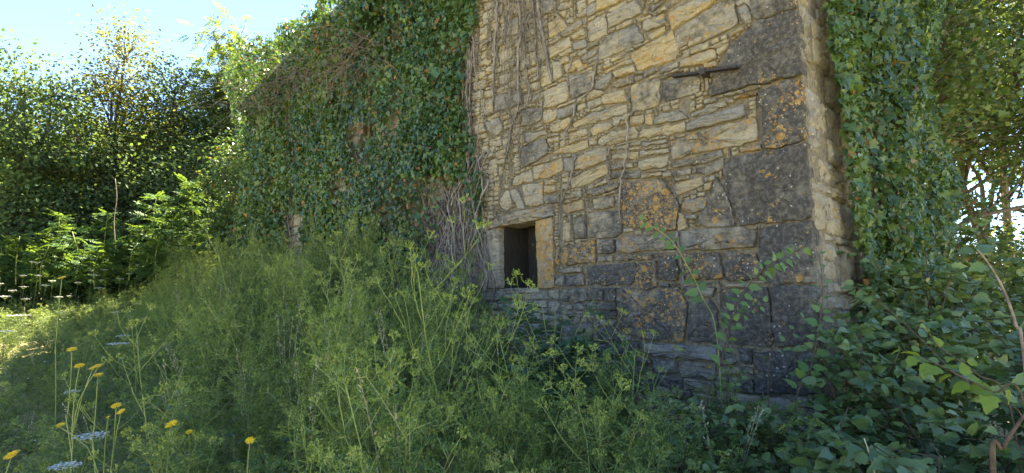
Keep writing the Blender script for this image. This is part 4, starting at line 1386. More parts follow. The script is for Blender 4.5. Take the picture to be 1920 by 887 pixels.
tree('hazel_bush', 'sunlit yellow green bush low behind the sycamore limbs', 'bush', 1800, 11.5, 2.7, .06,
     [(0, 0, 1.9, 1.1, .9, .7), (.9, .2, 1.5, 1.0, .9, .7), (-.9, .1, 1.4, .9, .9, .7)], 'tree_gold', BROAD, 80, 26, .10, .28, None, limbs=4, gap=.32)
tree('hazel_bush', 'sparse lit bush against the white sky at the right edge', 'bush', 1915, 12.5, 3.6, .06,
     [(0, 0, 2.4, 1.2, .9, .8), (.3, .2, 1.4, 1.3, .9, .9)], 'tree_gold', BROAD, 70, 22, .11, .30, None, limbs=4, gap=.36)
tree('hazel_bush', 'dark bush at the foot of the ivy clad tree', 'bush', 1690, 8.0, 2.6, .05,
     [(0, 0, 1.5, .9, .8, .8), (.7, .1, 1.2, .9, .8, .7), (1.6, .2, 1.3, .8, .8, .6)], 'hazel', BROAD, 110, 26, .085, .24, None, limbs=4, gap=.28)

# ---- young feathery saplings in front of the wood
GP = 'young robinia saplings before the dark wood'
def sapling(px, py_top, depth, h, n, label, seed):
    r = random.Random(seed)
    p = at(px, py_top, depth)
    z = p[2] - h
    t = thing('robinia_sapling', label, 'sapling', (p[0], p[1], z), 0, GP)
    mb = MB(); st = smooth_path([(0, 0, 0), (r.gauss(0, .05), 0, h * .5), (r.gauss(0, .08), r.gauss(0, .08), h * .97)], 8)
    mb.tube(st, .018, .006, 4); mb.build('stem', M['green_stem'], t)
    pos, tip, nr, sz = [], [], [], []
    for i in range(n):
        f = .18 + .82 * i / n
        a = i * 2.4 + r.uniform(-.4, .4)
        base = st[min(7, int(f * 7.99))]
        for k in range(r.randint(3, 5)):
            aa = a + r.gauss(0, .5)
            rr_ = r.uniform(0, .45) * (1.1 - f)
            pos.append(base + np.array([math.cos(aa) * rr_, math.sin(aa) * rr_, r.uniform(-.05, .05)]))
            tip.append((math.cos(aa), math.sin(aa), r.uniform(-.35, .75)))
            nr.append((r.gauss(0, .4), -.35 + r.gauss(0, .4), 1)); sz.append(r.uniform(.22, .40))
    pos = np.array(pos) + np.array(t.location)
    foliage(t, PINN, pos, frames(np.array(tip), np.array(nr)), np.array(sz), M['sapling'], 24, 'foliage')
for i, a in enumerate(((365, 340, 12.6, 2.4, 46, 'tallest bright green sapling nearest the wall end'), (285, 368, 12.2, 1.9, 34, 'bright sapling with layered fronds left of the tallest one'),
                       (322, 392, 11.8, 1.6, 34, 'low spreading sapling between the two tallest'), (200, 400, 12.4, 1.6, 26, 'sapling beside the single bare stem'),
                       (112, 405, 11.8, 1.7, 30, 'sapling standing alone farther left with flat fronds'), (40, 440, 11.4, 1.3, 22, 'small dull sapling at the far left'),
                       (150, 432, 11.2, 1.3, 26, 'low sapling in front of the lone left one'), (415, 380, 12.8, 1.9, 26, 'sapling tucked against the ivy at the wall end'),
                       (250, 425, 11.4, 1.4, 26, 'low sapling under the fronds of the layered one'),
                       (85, 455, 11.2, 1.2, 30, 'low ferny sapling below the lone left one'), (10, 455, 11.6, 1.3, 30, 'ferny sapling cut by the left edge'),
                       (185, 460, 11.0, 1.1, 30, 'short dense sapling under the bare stem'), (300, 440, 11.2, 1.2, 30, 'short dense sapling before the spreading one'), (425, 395, 12.4, 1.5, 22, 'small sapling catching light beside the wall end'))):
    sapling(a[0], a[1], a[2] + 1.5, *a[3:], i)

tree('ivy_tree', 'ivy smothered slender tree at the far end of the side wall', 'tree', 0, 0, 8.0, .12,
     [(0, 0, 5.6, .8, .7, 1.6), (.3, -.2, 4.0, .75, .7, 1.0), (-.5, -.5, 6.6, .8, .7, 1.0), (.1, -.2, 2.7, .6, .6, .7), (.9, .1, 6.2, .9, .8, 1.2), (.8, 0, 4.9, .6, .5, .5)], 'ivy_side', [IVY_M], 190, 40, .085, .25, None, limbs=5, gap=.30, xy=(5.55, 6.75), nparts=60)

tree('ivy_tree', 'ivy covered stump of a tree hiding the far left end of the wall', 'tree', 440, 14.4, 5.6, .10,
     [(.1, 0, 4.9, .7, .7, .8), (.2, -.2, 3.8, .8, .7, .9), (-.1, -.3, 2.5, .7, .7, .9)], 'ivy', [IVY_S], 130, 46, .085, .26, None, limbs=5, gap=.30)
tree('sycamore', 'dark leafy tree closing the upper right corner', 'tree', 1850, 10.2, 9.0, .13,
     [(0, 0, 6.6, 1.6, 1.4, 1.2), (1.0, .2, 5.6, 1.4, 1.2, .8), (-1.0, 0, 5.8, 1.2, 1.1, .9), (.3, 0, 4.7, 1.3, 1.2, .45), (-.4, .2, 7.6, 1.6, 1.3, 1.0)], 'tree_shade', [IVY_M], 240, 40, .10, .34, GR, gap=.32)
tree('hawthorn', 'dark tree just beyond the end of the side wall ivy', 'tree', 0, 0, 8.6, .14,
     [(0, 0, 6.2, 1.1, 1.0, 1.6), (-.3, .2, 4.2, .9, .9, 1.1), (.7, 0, 7.4, 1.2, 1.1, 1.1), (.6, .2, 5.2, .9, .8, .8)], 'tree_dark', (LEAF,), 220, 60, .09, .30, GR, gap=.26, xy=(6.6, 8.4))

tree('hazel_bush', 'dark bush below the sycamore limbs hiding the low horizon', 'bush', 1785, 9.2, 2.9, .05,
     [(0, 0, 1.9, .9, .8, .7), (.8, .1, 1.5, .9, .8, .8), (-.6, 0, 1.3, .8, .7, .7)], 'hazel', BROAD, 120, 26, .085, .24, None, limbs=4, gap=.30)
tree('hazel_bush', 'half lit bush at the right edge under the thin crowned tree', 'bush', 1900, 8.6, 2.6, .05,
     [(0, 0, 1.7, .9, .8, .6), (.7, .1, 1.3, .9, .8, .7), (-.5, .2, 1.2, .7, .7, .6)], 'tree_mid', BROAD, 110, 24, .085, .24, None, limbs=4, gap=.32)

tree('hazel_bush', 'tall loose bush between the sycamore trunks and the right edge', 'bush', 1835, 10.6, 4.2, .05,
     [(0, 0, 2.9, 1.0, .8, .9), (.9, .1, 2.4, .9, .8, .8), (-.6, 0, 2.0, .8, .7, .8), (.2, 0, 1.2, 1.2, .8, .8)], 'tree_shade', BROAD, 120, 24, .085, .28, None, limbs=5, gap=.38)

# ================================================================ MEADOW WEEDS
M['bright_stem'] = plain_material('bright_stem', (.20, .27, .075), (.33, .40, .13), 18, .6, 0, (1, 1, 1), .15)
M['dull_stem'] = plain_material('dull_stem', (.07, .11, .03), (.13, .17, .05), 18, .6)
BIT = T([(0, 0, 0), (.32, .45, .06), (0, 1, 0), (-.32, .45, .06)], [(0, 1, 2, 3)])
def umbel_plant(seed, h=1.0, detail=1.0, spread=1.0, bits=5, leafy=1.0, stem_r=.0042):
    """one wispy branching umbellifer: returns builders for stems, fruits and cut leaves, height about h"""
    r = np.random.default_rng(seed)
    st, fr, lf = MB(), MB(), MB()
    rA, rB, rW = [], [], []
    bp, bt, bs = [], [], []
    lp, lt, ls = [], [], []
    def umbel(p, d, R_, k):
        az0 = r.random() * 6.28
        a = np.cross(d, [.3, .2, .9]); a /= np.linalg.norm(a) + 1e-9
        b = np.cross(d, a)
        for i in range(k):
            az = az0 + i * 6.283 / k + r.normal() * .2
            tilt = r.uniform(.35, 1.0)
            q = d * math.cos(tilt) + (a * math.cos(az) + b * math.sin(az)) * math.sin(tilt)
            L = R_ * r.uniform(.7, 1.2)
            e = p + q * L
            rA.append(p); rB.append(e); rW.append(.0022)
            for _ in range(bits):
                v = q + r.normal(size=3) * .7
                bp.append(e + r.normal(size=3) * .004); bt.append(v); bs.append(r.uniform(.007, .014))
    def branch(p, d, L, lev):
        n = 5
        P = [p]
        dd = d.copy()
        for i in range(n):
            dd = dd + np.array([0, 0, .10]) + r.normal(size=3) * .10
            dd /= np.linalg.norm(dd)
            P.append(P[-1] + dd * L / n)
        P = np.array(P)
        rad = stem_r * (1.0, .55, .38)[lev]
        st.tube(P, rad, rad * .6, 3)
        if lev < 2:
            m = 3 if lev == 1 else max(6, int(9 * detail))
            az = r.random() * 6.28
            for i in range(m):
                f = (.30 + .65 * (i + .5) / m) if lev == 0 else (.35 + .5 * i / m)
                q = P[0] * 0 + np.array([np.interp(f * n, np.arange(n + 1), P[:, c]) for c in range(3)])
                az += 2.4 + r.normal() * .3
                up = r.uniform(.55, 1.05)
                v = np.array([math.cos(az) * spread, math.sin(az) * spread, up]); v /= np.linalg.norm(v)
                branch(q, v, L * ((.46 - .26 * f) if lev == 0 else .55) * r.uniform(.8, 1.25), lev + 1)
        umbel(P[-1], dd, .030 if lev else .036, int(r.integers(5, 9)))
        # cut leaves along the stalks
        for _ in range(int((40, 10, 4)[lev] * leafy)):
            f = r.uniform(.05, .8) * n
            q = np.array([np.interp(f, np.arange(n + 1), P[:, c]) for c in range(3)])
            o = r.normal(size=3); o[2] = abs(o[2]) * .5
            o /= np.linalg.norm(o)
            L2 = r.uniform(.03, .09) * (1.5 if lev == 0 else 1)
            rA.append(q); rB.append(q + o * L2); rW.append(.0018)
            for g in (.45, .7, .9, 1.0):
                for s in (1, -1):
                    v = o + s * np.cross(o, [0, 0, 1]) * 1.1 + r.normal(size=3) * .2
                    lp.append(q + o * L2 * g); lt.append(v); ls.append(r.uniform(.009, .020))
    branch(np.zeros(3), np.array([r.normal() * .08, r.normal() * .08, 1.0]), h, 0)
    st.ribbon(rA, rB, rW)
    k = len(bp)
    fr.copies(BIT, np.array(bp), frames(np.array(bt), r.normal(size=(k, 3)) + [0, 0, .8]), np.array(bs))
    k = len(lp)
    lf.copies(BIT, np.array(lp), frames(np.array(lt), r.normal(size=(k, 3)) * .6 + [0, 0, 1]), np.array(ls))
    return st, fr, lf
def join_mesh(name, parts):
    """several builders with their own materials in one mesh"""
    mb = MB(); mats = []; idx = []
    for b, m in parts:
        if not b.n:
            continue
        if m not in mats:
            mats.append(m)
        mb.add(np.concatenate(b.v), b.f)
        idx += [np.full(sum(len(f) for f in b.f), mats.index(m))]
    me = mb.mesh(name, None)
    for m in mats:
        me.materials.append(m)
    me.polygons.foreach_set('material_index', np.concatenate(idx).astype(np.int32))
    return me
def dots(h, n, rad, size, mat, seed):
    r = np.random.default_rng(seed)
    p = np.stack([r.normal(size=n) * rad, r.normal(size=n) * rad, h * r.uniform(.75, 1.0, n)], 1)
    mb = MB()
    for a in range(5):
        t_ = np.stack([np.full(n, math.cos(a * 1.257)), np.full(n, math.sin(a * 1.257)), r.normal(size=n) * .2], 1)
        mb.copies(BIT, p, frames(t_, np.tile([0, 0, 1.0], (n, 1))), np.full(n, size) * r.uniform(.7, 1.2, n))
    return mb, mat
SRC = bpy.data.collections.new('meadow_plants')          # source shapes for the meadow's scatter; not linked into the scene
def src(name, me):
    o = bpy.data.objects.new(name, me); SRC.objects.link(o); return o
kinds = []
for i in range(6):
    a, b, c = umbel_plant(40 + i, 1.0, 1.0, 1.0 if i % 2 else .75, 7, 1.0)
    parts = [(a, M[('green_stem', 'bright_stem', 'green_stem', 'dull_stem', 'green_stem', 'bright_stem')[i]]), (b, M[('weed', 'weed_bright', 'weed', 'weed_dark', 'weed', 'grass')[i]]), (c, M[('weed_dark', 'weed', 'weed_dark', 'hazel', 'weed_dark', 'weed')[i]])]
    if i == 2:
        parts.append(dots(1.0, 9, .16, .011, M['white'], 3))
    if i == 4:
        parts.append(dots(.85, 5, .16, .012, M['yellow'], 4))
    src('a%d_umbel' % i, join_mesh('umbel', parts))
def grass_tuft(seed, n=46, h=1.0):
    r = np.random.default_rng(seed)
    mb = MB()
    for i in range(n):
        az = r.random() * 6.28; ln = h * r.uniform(.4, 1.0); lean = r.uniform(.08, .55)
        b = np.array([math.cos(az), math.sin(az), 0]); s = np.array([-b[1], b[0], 0]) * r.uniform(.002, .0045)
        p0 = b * r.uniform(0, .10)
        pts = [p0 + np.array([0, 0, ln * t]) + b * lean * ln * t ** 2.2 - np.array([0, 0, lean * ln * .35 * t ** 3]) for t in (0, .4, .75, 1)]
        v = [pts[0] - s, pts[0] + s, pts[1] - s, pts[1] + s, pts[2] - s * .7, pts[2] + s * .7, pts[3]]
        mb.add(v, [np.array([(0, 1, 3, 2), (2, 3, 5, 4)]), np.array([(4, 5, 6)])])
    return mb
for i in range(2):
    src('b%d_grass' % i, join_mesh('grass', [(grass_tuft(i), M['grass'])]))
def herb(seed, mat, n=110):
    r = np.random.default_rng(seed)
    st, lf = MB(), MB()
    pos, tip = [], []
    for k in range(7):
        az = r.random() * 6.28
        P = smooth_path([(0, 0, 0), (math.cos(az) * .06, math.sin(az) * .06, .3), (math.cos(az) * .2, math.sin(az) * .2, r.uniform(.5, .95))], 8)
        st.tube(P, .004, .002, 3)
        for i in range(n // 7):
            q = P[r.integers(1, len(P))]
            a2 = r.random() * 6.28
            pos.append(q); tip.append((math.cos(a2), math.sin(a2), r.uniform(-.3, .5)))
    k = len(pos)
    lf.copies(LEAF, np.array(pos), frames(np.array(tip), np.array([0, 0, 1.0]) + r.normal(size=(k, 3)) * .3), r.uniform(.035, .075, k))
    return [(st, M['green_stem']), (lf, mat)]
for i in range(2):
    src('c%d_herb' % i, join_mesh('herb', herb(70 + i, M[('nettle', 'hazel')[i]])))

def dry_stalk(seed):
    r = np.random.default_rng(seed)
    st, hd = MB(), MB()
    for k in range(5):
        az = r.random() * 6.28; h = r.uniform(.7, 1.05)
        P = smooth_path([(r.normal() * .04, r.normal() * .04, 0), (math.cos(az) * .04, math.sin(az) * .04, h * .5), (math.cos(az) * r.uniform(.06, .22), math.sin(az) * .15, h)], 8)
        st.tube(P, .0022, .001, 3)
        n = 26
        q = P[-1] + (P[-2] - P[-1]) * r.random((n, 1)) * 1.3 + r.normal(size=(n, 3)) * .006
        hd.copies(SLIM, q, frames(np.array([0, 0, 1.0]) + r.normal(size=(n, 3)) * .5, r.normal(size=(n, 3))), r.uniform(.010, .022, n))
    return [(st, M['straw']), (hd, M['straw'])]
for i in range(2):
    src('d%d_dry' % i, join_mesh('dry_grass', dry_stalk(90 + i)))

# skyline of the weeds in the photograph, as height above eye level along each bearing
def weed_top(x, y):
    b = 960 + FPX * x / np.maximum(y, .3)
    ty = np.interp(b, [-200, 0, 130, 260, 340, 410, 460, 540, 640, 700, 780, 850, 900, 1000, 1100, 1200, 1300, 1400, 1500, 1600, 2200],
                   [563, 563, 560, 538, 488, 452, 424, 440, 452, 440, 452, 520, 585, 638, 645, 655, 674, 708, 748, 800, 850])
    # distance at which that bearing meets the wall (or the wood)
    den = (b - 960) / FPX
    wall_y = (P0 @ NRM) / (den * NRM[0] + NRM[1])
    wall_y = np.where((wall_y < 0) | (wall_y > 14), 14, wall_y)
    ztop = EYE + (545 - ty) / FPX * (wall_y - .5)
    near = np.interp(b, [0, 450, 650, 1100, 1500], [.66, .74, .95, .93, .80])
    f = np.clip((y - 1.3) / np.maximum(wall_y - 1.8, .5), 0, 1)
    return near * (1 - f) + ztop * f
pts = []
step = .30
yy = .75
while yy < 16:
    s = step * (1 + .055 * yy)
    half = 1.12 * yy + 1.0
    for xx in np.arange(-half, half, s):
        pts.append((xx + RNG.uniform(-.5, .5) * s, yy + RNG.uniform(-.5, .5) * s))
    yy += s
P = np.array(pts)
P = P[perp(P[:, 0], P[:, 1]) > .16]
P = P[~((along(P[:, 0], P[:, 1]) < -.3) & (P[:, 1] > 3.0))]
def scatter(name, P, hts, idx, label=None):
    n = len(P)
    z = ground_z(P[:, 0], P[:, 1]) - .02
    me = bpy.data.meshes.new(name)
    me.vertices.add(n)
    me.vertices.foreach_set('co', np.stack([P[:, 0], P[:, 1], z], 1).astype(np.float32).ravel())
    for an, ty, dat in (('size', 'FLOAT_VECTOR', hts), ('turn', 'FLOAT_VECTOR', np.stack([RNG.normal(size=n) * .10, RNG.normal(size=n) * .10, RNG.uniform(0, 6.28, n)], 1))):
        a = me.attributes.new(an, ty, 'POINT'); a.data.foreach_set('vector', dat.astype(np.float32).ravel())
    a = me.attributes.new('which', 'INT', 'POINT'); a.data.foreach_set('value', np.asarray(idx, np.int32))
    o = link(name, me, None, 'stuff')
    ng = bpy.data.node_groups.new(name, 'GeometryNodeTree')
    ng.interface.new_socket('Geometry', in_out='INPUT', socket_type='NodeSocketGeometry')
    ng.interface.new_socket('Geometry', in_out='OUTPUT', socket_type='NodeSocketGeometry')
    N = ng.nodes
    gi, go = N.new('NodeGroupInput'), N.new('NodeGroupOutput')
    m2p = N.new('GeometryNodeMeshToPoints'); m2p.inputs['Radius'].default_value = .001
    ci = N.new('GeometryNodeCollectionInfo'); ci.inputs[0].default_value = SRC
    ci.inputs['Separate Children'].default_value = True; ci.inputs['Reset Children'].default_value = True
    ip = N.new('GeometryNodeInstanceOnPoints'); ip.inputs['Pick Instance'].default_value = True
    def attr(nm, dt):
        q = N.new('GeometryNodeInputNamedAttribute'); q.data_type = dt; q.inputs['Name'].default_value = nm
        return next(s for s in q.outputs if s.enabled and s.name == 'Attribute')
    L = ng.links.new
    L(gi.outputs[0], m2p.inputs[0]); L(m2p.outputs[0], ip.inputs['Points']); L(ci.outputs[0], ip.inputs['Instance'])
    L(attr('which', 'INT'), ip.inputs['Instance Index'])
    L(attr('turn', 'FLOAT_VECTOR'), ip.inputs['Rotation'])
    L(attr('size', 'FLOAT_VECTOR'), ip.inputs['Scale'])
    L(ip.outputs[0], go.inputs[0])
    md = o.modifiers.new('scatter', 'NODES'); md.node_group = ng
    if label:
        o['label'] = label
    return o
n = len(P)
top = weed_top(P[:, 0], P[:, 1]) - ground_z(P[:, 0], P[:, 1])
clump = vnoise(np.stack([P[:, 0], P[:, 1], 0 * P[:, 0]], 1), .9, 3)
boost = np.where(RNG.random(n) < .06, 1.16, 1.0)
ht = np.clip(boost * top * (RNG.uniform(.66, 1.04, n) + .30 * (clump - .5)), .35, 2.4)
wide = np.clip(.70 + .25 * ht, .7, 1.15)
kind = (np.floor(vnoise(np.stack([P[:, 0], P[:, 1], 0 * P[:, 0]], 1), .75, 6) * 9 + RNG.uniform(-1.2, 1.2, n)).astype(int)) % 6
which = kind
scatter('weeds', P, np.stack([wide, wide, ht], 1), which)
# grass and low herbs under them
n2 = int(n * 1.1)
Q = P[RNG.integers(0, n, n2)] + RNG.normal(size=(n2, 2)) * .12
Q = Q[perp(Q[:, 0], Q[:, 1]) > .12]
n2 = len(Q)
t2 = weed_top(Q[:, 0], Q[:, 1]) - ground_z(Q[:, 0], Q[:, 1])
h2 = np.clip(t2 * RNG.uniform(.35, .75, n2), .25, 1.1)
scatter('grass', Q, np.stack([np.clip(h2, .5, 1), np.clip(h2, .5, 1), h2], 1), RNG.choice([6, 7, 8, 9], n2))
n3 = int(n * .16)
Q = P[RNG.integers(0, n, n3)]
h3 = np.clip((weed_top(Q[:, 0], Q[:, 1]) - ground_z(Q[:, 0], Q[:, 1])) * RNG.uniform(.85, 1.12, n3), .4, 2.0)
scatter('dry_grass', Q, np.stack([np.ones(n3), np.ones(n3), h3], 1), RNG.choice([10, 11], n3))

# ---------------------------------------------------------------- flowers one can count
def umbel_flower(px, py, depth, rad, label, group=None):
    p = at(px, py, depth)
    z0 = float(ground_z(p[0], p[1]))
    t = thing('wild_carrot', label, 'wildflower', (p[0], p[1], z0), 0, group)
    h = p[2] - z0
    lean = np.array([random.gauss(0, .05), random.gauss(0, .05), 0])
    mb = MB(); mb.tube(smooth_path([-lean * 2 , lean * .5 + [0, 0, h * .5], [0, 0, h - .035]], 8),   .002, .0014, 3); mb.build('stem', M['dull_stem'], t)
    k = max(14, int(26))
    A, B, fp = [], [], []
    for i in range(k):
        rr_ = rad * math.sqrt((i + .5) / k); a = i * 2.4
        e = np.array([math.cos(a) * rr_, math.sin(a) * rr_, h + .006 * math.cos(rr_ / rad * 1.4) + random.gauss(0, .002)])
        A.append((0, 0, h - .035)); B.append(e); fp.append(e)
    mr = MB(); mr.ribbon(A, B, np.full(k, .0014)); mr.build('ray', M['green_stem'], t, True, 'stuff')
    mf = MB(); fp = np.array(fp)
    for q in range(6):
        a = RNG.uniform(0, 6.28, k)
        tt = np.stack([np.cos(a), np.sin(a), RNG.normal(size=k) * .12], 1)
        mf.copies(BIT, fp + RNG.normal(size=(k, 3)) * [rad * .05, rad * .05, .002], frames(tt, np.tile([0, 0, 1.0], (k, 1))), RNG.uniform(.16, .30, k) * rad)
    mf.build('flower', M['white'], t, True, 'stuff')
CARROT = [
 (0, 532, 7.0, .045, 'white umbel at the very left edge below the saplings'), (10, 556, 6.4, .055, 'wide white umbel low at the left edge near the sunlit strip'),
 (24, 545, 7.4, .05, 'white umbel left of the topmost pair at the left edge'), (45, 538, 7.8, .05, 'white umbel on the line rising from the left edge'),
 (43, 517, 8.0, .045, 'white umbel highest of the left edge cluster'), (71, 517, 8.0, .048, 'white umbel just left of the orange yellow head'), (98, 527, 7.8, .045, 'white umbel just right below the upper left pair'),
 (86, 535, 7.6, .05, 'white umbel under the orange yellow head'), (48, 561, 7.0, .045, 'white umbel over the sunlit strip at left'), (110, 557, 7.2, .05, 'white umbel in the sunlit strip right of the others'),
 (131, 555, 7.4, .035, 'small white umbel beside the sunlit strip'), (70, 492, 9.0, .045, 'white umbel alone high before the ferny saplings'), (60, 491, 9.2, .035, 'small white umbel beside the high lone one'),
 (81, 499, 9.0, .03, 'smallest white umbel below the high pair'), (178, 516, 8.4, .075, 'long white umbel seen edge on at the shadow line'), (196, 506, 8.6, .055, 'white umbel at the upper end of the slanting row'),
 (172, 507, 9.0, .035, 'small white umbel above the slanting row'), (146, 530, 8.0, .055, 'white umbel left end of the slanting row'), (187, 540, 7.8, .055, 'white umbel below the slanting row'), (190, 525, 8.2, .035, 'small white umbel in the slanting row'),
 (225, 523, 8.4, .055, 'white umbel right of the slanting row'), (242, 513, 8.6, .045, 'white umbel farther right at the shadow line'), (258, 497, 9.6, .035, 'small white umbel at right end of the white flowers'),
 (216, 586, 5.6, .05, 'white umbel in the shaded weeds below the row'), (116, 586, 5.8, .05, 'white umbel low in the bright strip'), (36, 592, 5.0, .085, 'large white umbel in the bright strip at left'), (6, 622, 4.4, .075, 'large white umbel at left edge under the bright strip'),
 (222, 645, 4.0, .07, 'large white umbel in deep shade left of centre weeds'), (135, 735, 2.9, .035, 'small white umbel between the yellow flowers'), (170, 818, 2.4, .06, 'white umbel low among the yellow flowers'), (122, 874, 2.1, .05, 'white umbel cut by the lower frame edge'),
 (232, 630, 4.2, .05, 'white umbel just above the large shaded one')]
for a in CARROT:
    umbel_flower(*a, group='white wild carrot umbels in the meadow')
def hawkweed(heads, depth, label):
    heads = [(a, b, r * .92, t * .5) for a, b, r, t in heads]
    """heads: (px, py, radius in metres, tilt)"""
    p = at(heads[0][0], heads[0][1], depth)
    z0 = float(ground_z(p[0], p[1])) + .1
    fx, fy = p[0] + random.uniform(-.05, .12), p[1] + random.uniform(-.05, .1)
    t = thing('hawkweed', label, 'wildflower', (fx, fy, z0), 0, 'yellow hawkweed in the meadow')
    B = np.array(t.location)
    ms = MB()
    fork = np.array([p[0], p[1], z0 + (p[2] - z0) * .72]) - B
    ms.tube(smooth_path([(0, 0, 0), fork * .5 + [.03, 0, 0], fork], 9), .0045, .003, 5)
    for (px, py, rad, tilt) in heads:
        c = at(px, py, depth + random.uniform(-.03, .03)) - B
        ms.tube(smooth_path([fork * .92, (fork + c) / 2 + RNG.normal(size=3) * .012 + [0, 0, .0], c - [0, 0, .008]], 7), .0028, .0022, 4)
        nrm_ = np.array([math.sin(tilt) * random.uniform(-.6, .6), -math.sin(tilt), math.cos(tilt)]); nrm_ /= np.linalg.norm(nrm_)
        fm = MB()
        a0 = np.cross(nrm_, [1, .1, 0]); a0 /= np.linalg.norm(a0); b0_ = np.cross(nrm_, a0)
        for ringr, k, lift in ((1.0, 21, .10), (.72, 17, .30), (.42, 11, .55)):
            az = np.arange(k) * 2 * math.pi / k + RNG.normal(size=k) * .08
            tt = np.cos(az)[:, None] * a0 + np.sin(az)[:, None] * b0_ + nrm_ * lift
            nn = np.tile(nrm_, (k, 1)) - tt * lift
            petal = T([(-.05, .05, 0), (.05, .05, 0), (.11, .75, .02), (.07, 1, -.02), (-.07, 1, -.02), (-.11, .75, .02)], [(0, 1, 2, 5), (5, 2, 3, 4)])
            fm.copies(petal, np.tile(c, (k, 1)), frames(tt, nn), rad * ringr * RNG.uniform(.88, 1.08, k))
        fo = fm.build('flower', M['yellow'], t)
        cm = MB(); cm.tube([c - nrm_ * .012, c - nrm_ * .004, c + nrm_ * .001], .0035, .0065, 6); cm.build('calyx', M['green_stem'], fo)
    ms.build('stem', M['green_stem'], t)
hawkweed([(116, 521, .030, .9)], 3.4, 'orange yellow flower head standing highest over the white umbels')
hawkweed([(135, 655, .024, .75)], 2.5, 'yellow flower alone above the cluster of three')
hawkweed([(149, 686, .023, .8), (174, 690, .020, .8), (184, 686, .021, .7)], 2.4, 'plant with three yellow heads side by side')
hawkweed([(184, 703, .022, .6)], 2.35, 'yellow flower just below the row of three heads')
hawkweed([(218, 761, .022, .8), (227, 772, .019, 1.2)], 2.2, 'plant with two yellow heads one above the other')
hawkweed([(203, 782, .010, .9), (113, 797, .017, .8)], 2.2, 'plant with small half open yellow heads left of the pair')
hawkweed([(322, 795, .027, 1.0)], 2.1, 'tilted yellow flower between the pair and the small one')
hawkweed([(355, 810, .016, .8)], 2.2, 'small yellow flower right of the tilted one')
hawkweed([(469, 826, .019, 1.2)], 2.0, 'yellow flower farthest right of the lower row')
hawkweed([(22, 853, .025, 1.0)], 1.9, 'yellow flower at the lower left corner')

# ---------------------------------------------------------------- tall umbellifers that stand out
def tall_umbel(px_base, px_top, py_top, depth, seed, label, detail=1.0, spread=.8, mat='weed_bright', stem_r=.005, traced=None):
    top_ = at(px_top, py_top, depth)
    bx = at(px_base, 545, depth)[0]
    z0 = float(ground_z(bx, depth))
    t = thing('cow_parsley', label, 'wildflower', (bx, depth, z0), 0)
    h = top_[2] - z0
    a, b, c = umbel_plant(seed, h * .93, detail, spread, 6, .35, stem_r)
    sh = (top_[0] - bx) / h
    for q in (a, b, c):
        q.v = [v + np.stack([v[:, 2] * sh, 0 * v[:, 2], 0 * v[:, 2]], 1) for v in q.v]
    a.build('stem', M['green_stem'] if mat == 'weed' else M['bright_stem'], t)
    b.build('umbel', M[mat], t, True, 'stuff'); c.build('leaf', M['weed_dark'], t, True, 'stuff')
tall_umbel(872, 965, 425, 2.7, 301, 'tallest bright yellow green umbellifer standing before the small window', 1.0, .62, 'weed_bright', .0042)
tall_umbel(1010, 955, 560, 2.5, 302, 'bright umbellifer leaning left just right of the tallest one', .9, .8, 'weed_bright', .0032)
tall_umbel(1265, 1170, 625, 3.0, 303, 'thin leaning umbellifer before the big lichen block', .7, .7, 'weed_bright', .0035)
tall_umbel(690, 672, 470, 3.6, 304, 'tall thin umbellifer in the shade left of the root mass', .9, .6, 'weed', .004)
tall_umbel(570, 612, 520, 3.2, 305, 'pale stemmed umbellifer among the weeds left of centre', .9, .7, 'weed_bright', .004)
tall_umbel(505, 480, 430, 5.2, 306, 'tall umbellifer rising to the ivy at the left', .9, .6, 'weed', .004)
tall_umbel(330, 290, 560, 2.6, 307, 'dark stemmed umbellifer over the left weeds', .8, .8, 'weed', .0045)
tall_umbel(1130, 1095, 690, 2.2, 308, 'low bright umbellifer in the weeds at bottom centre', .8, .9, 'weed_bright', .0035)
tall_umbel(770, 760, 640, 2.1, 309, 'white flecked umbellifer at the bottom left of centre', .9, .8, 'weed_bright', .0038)

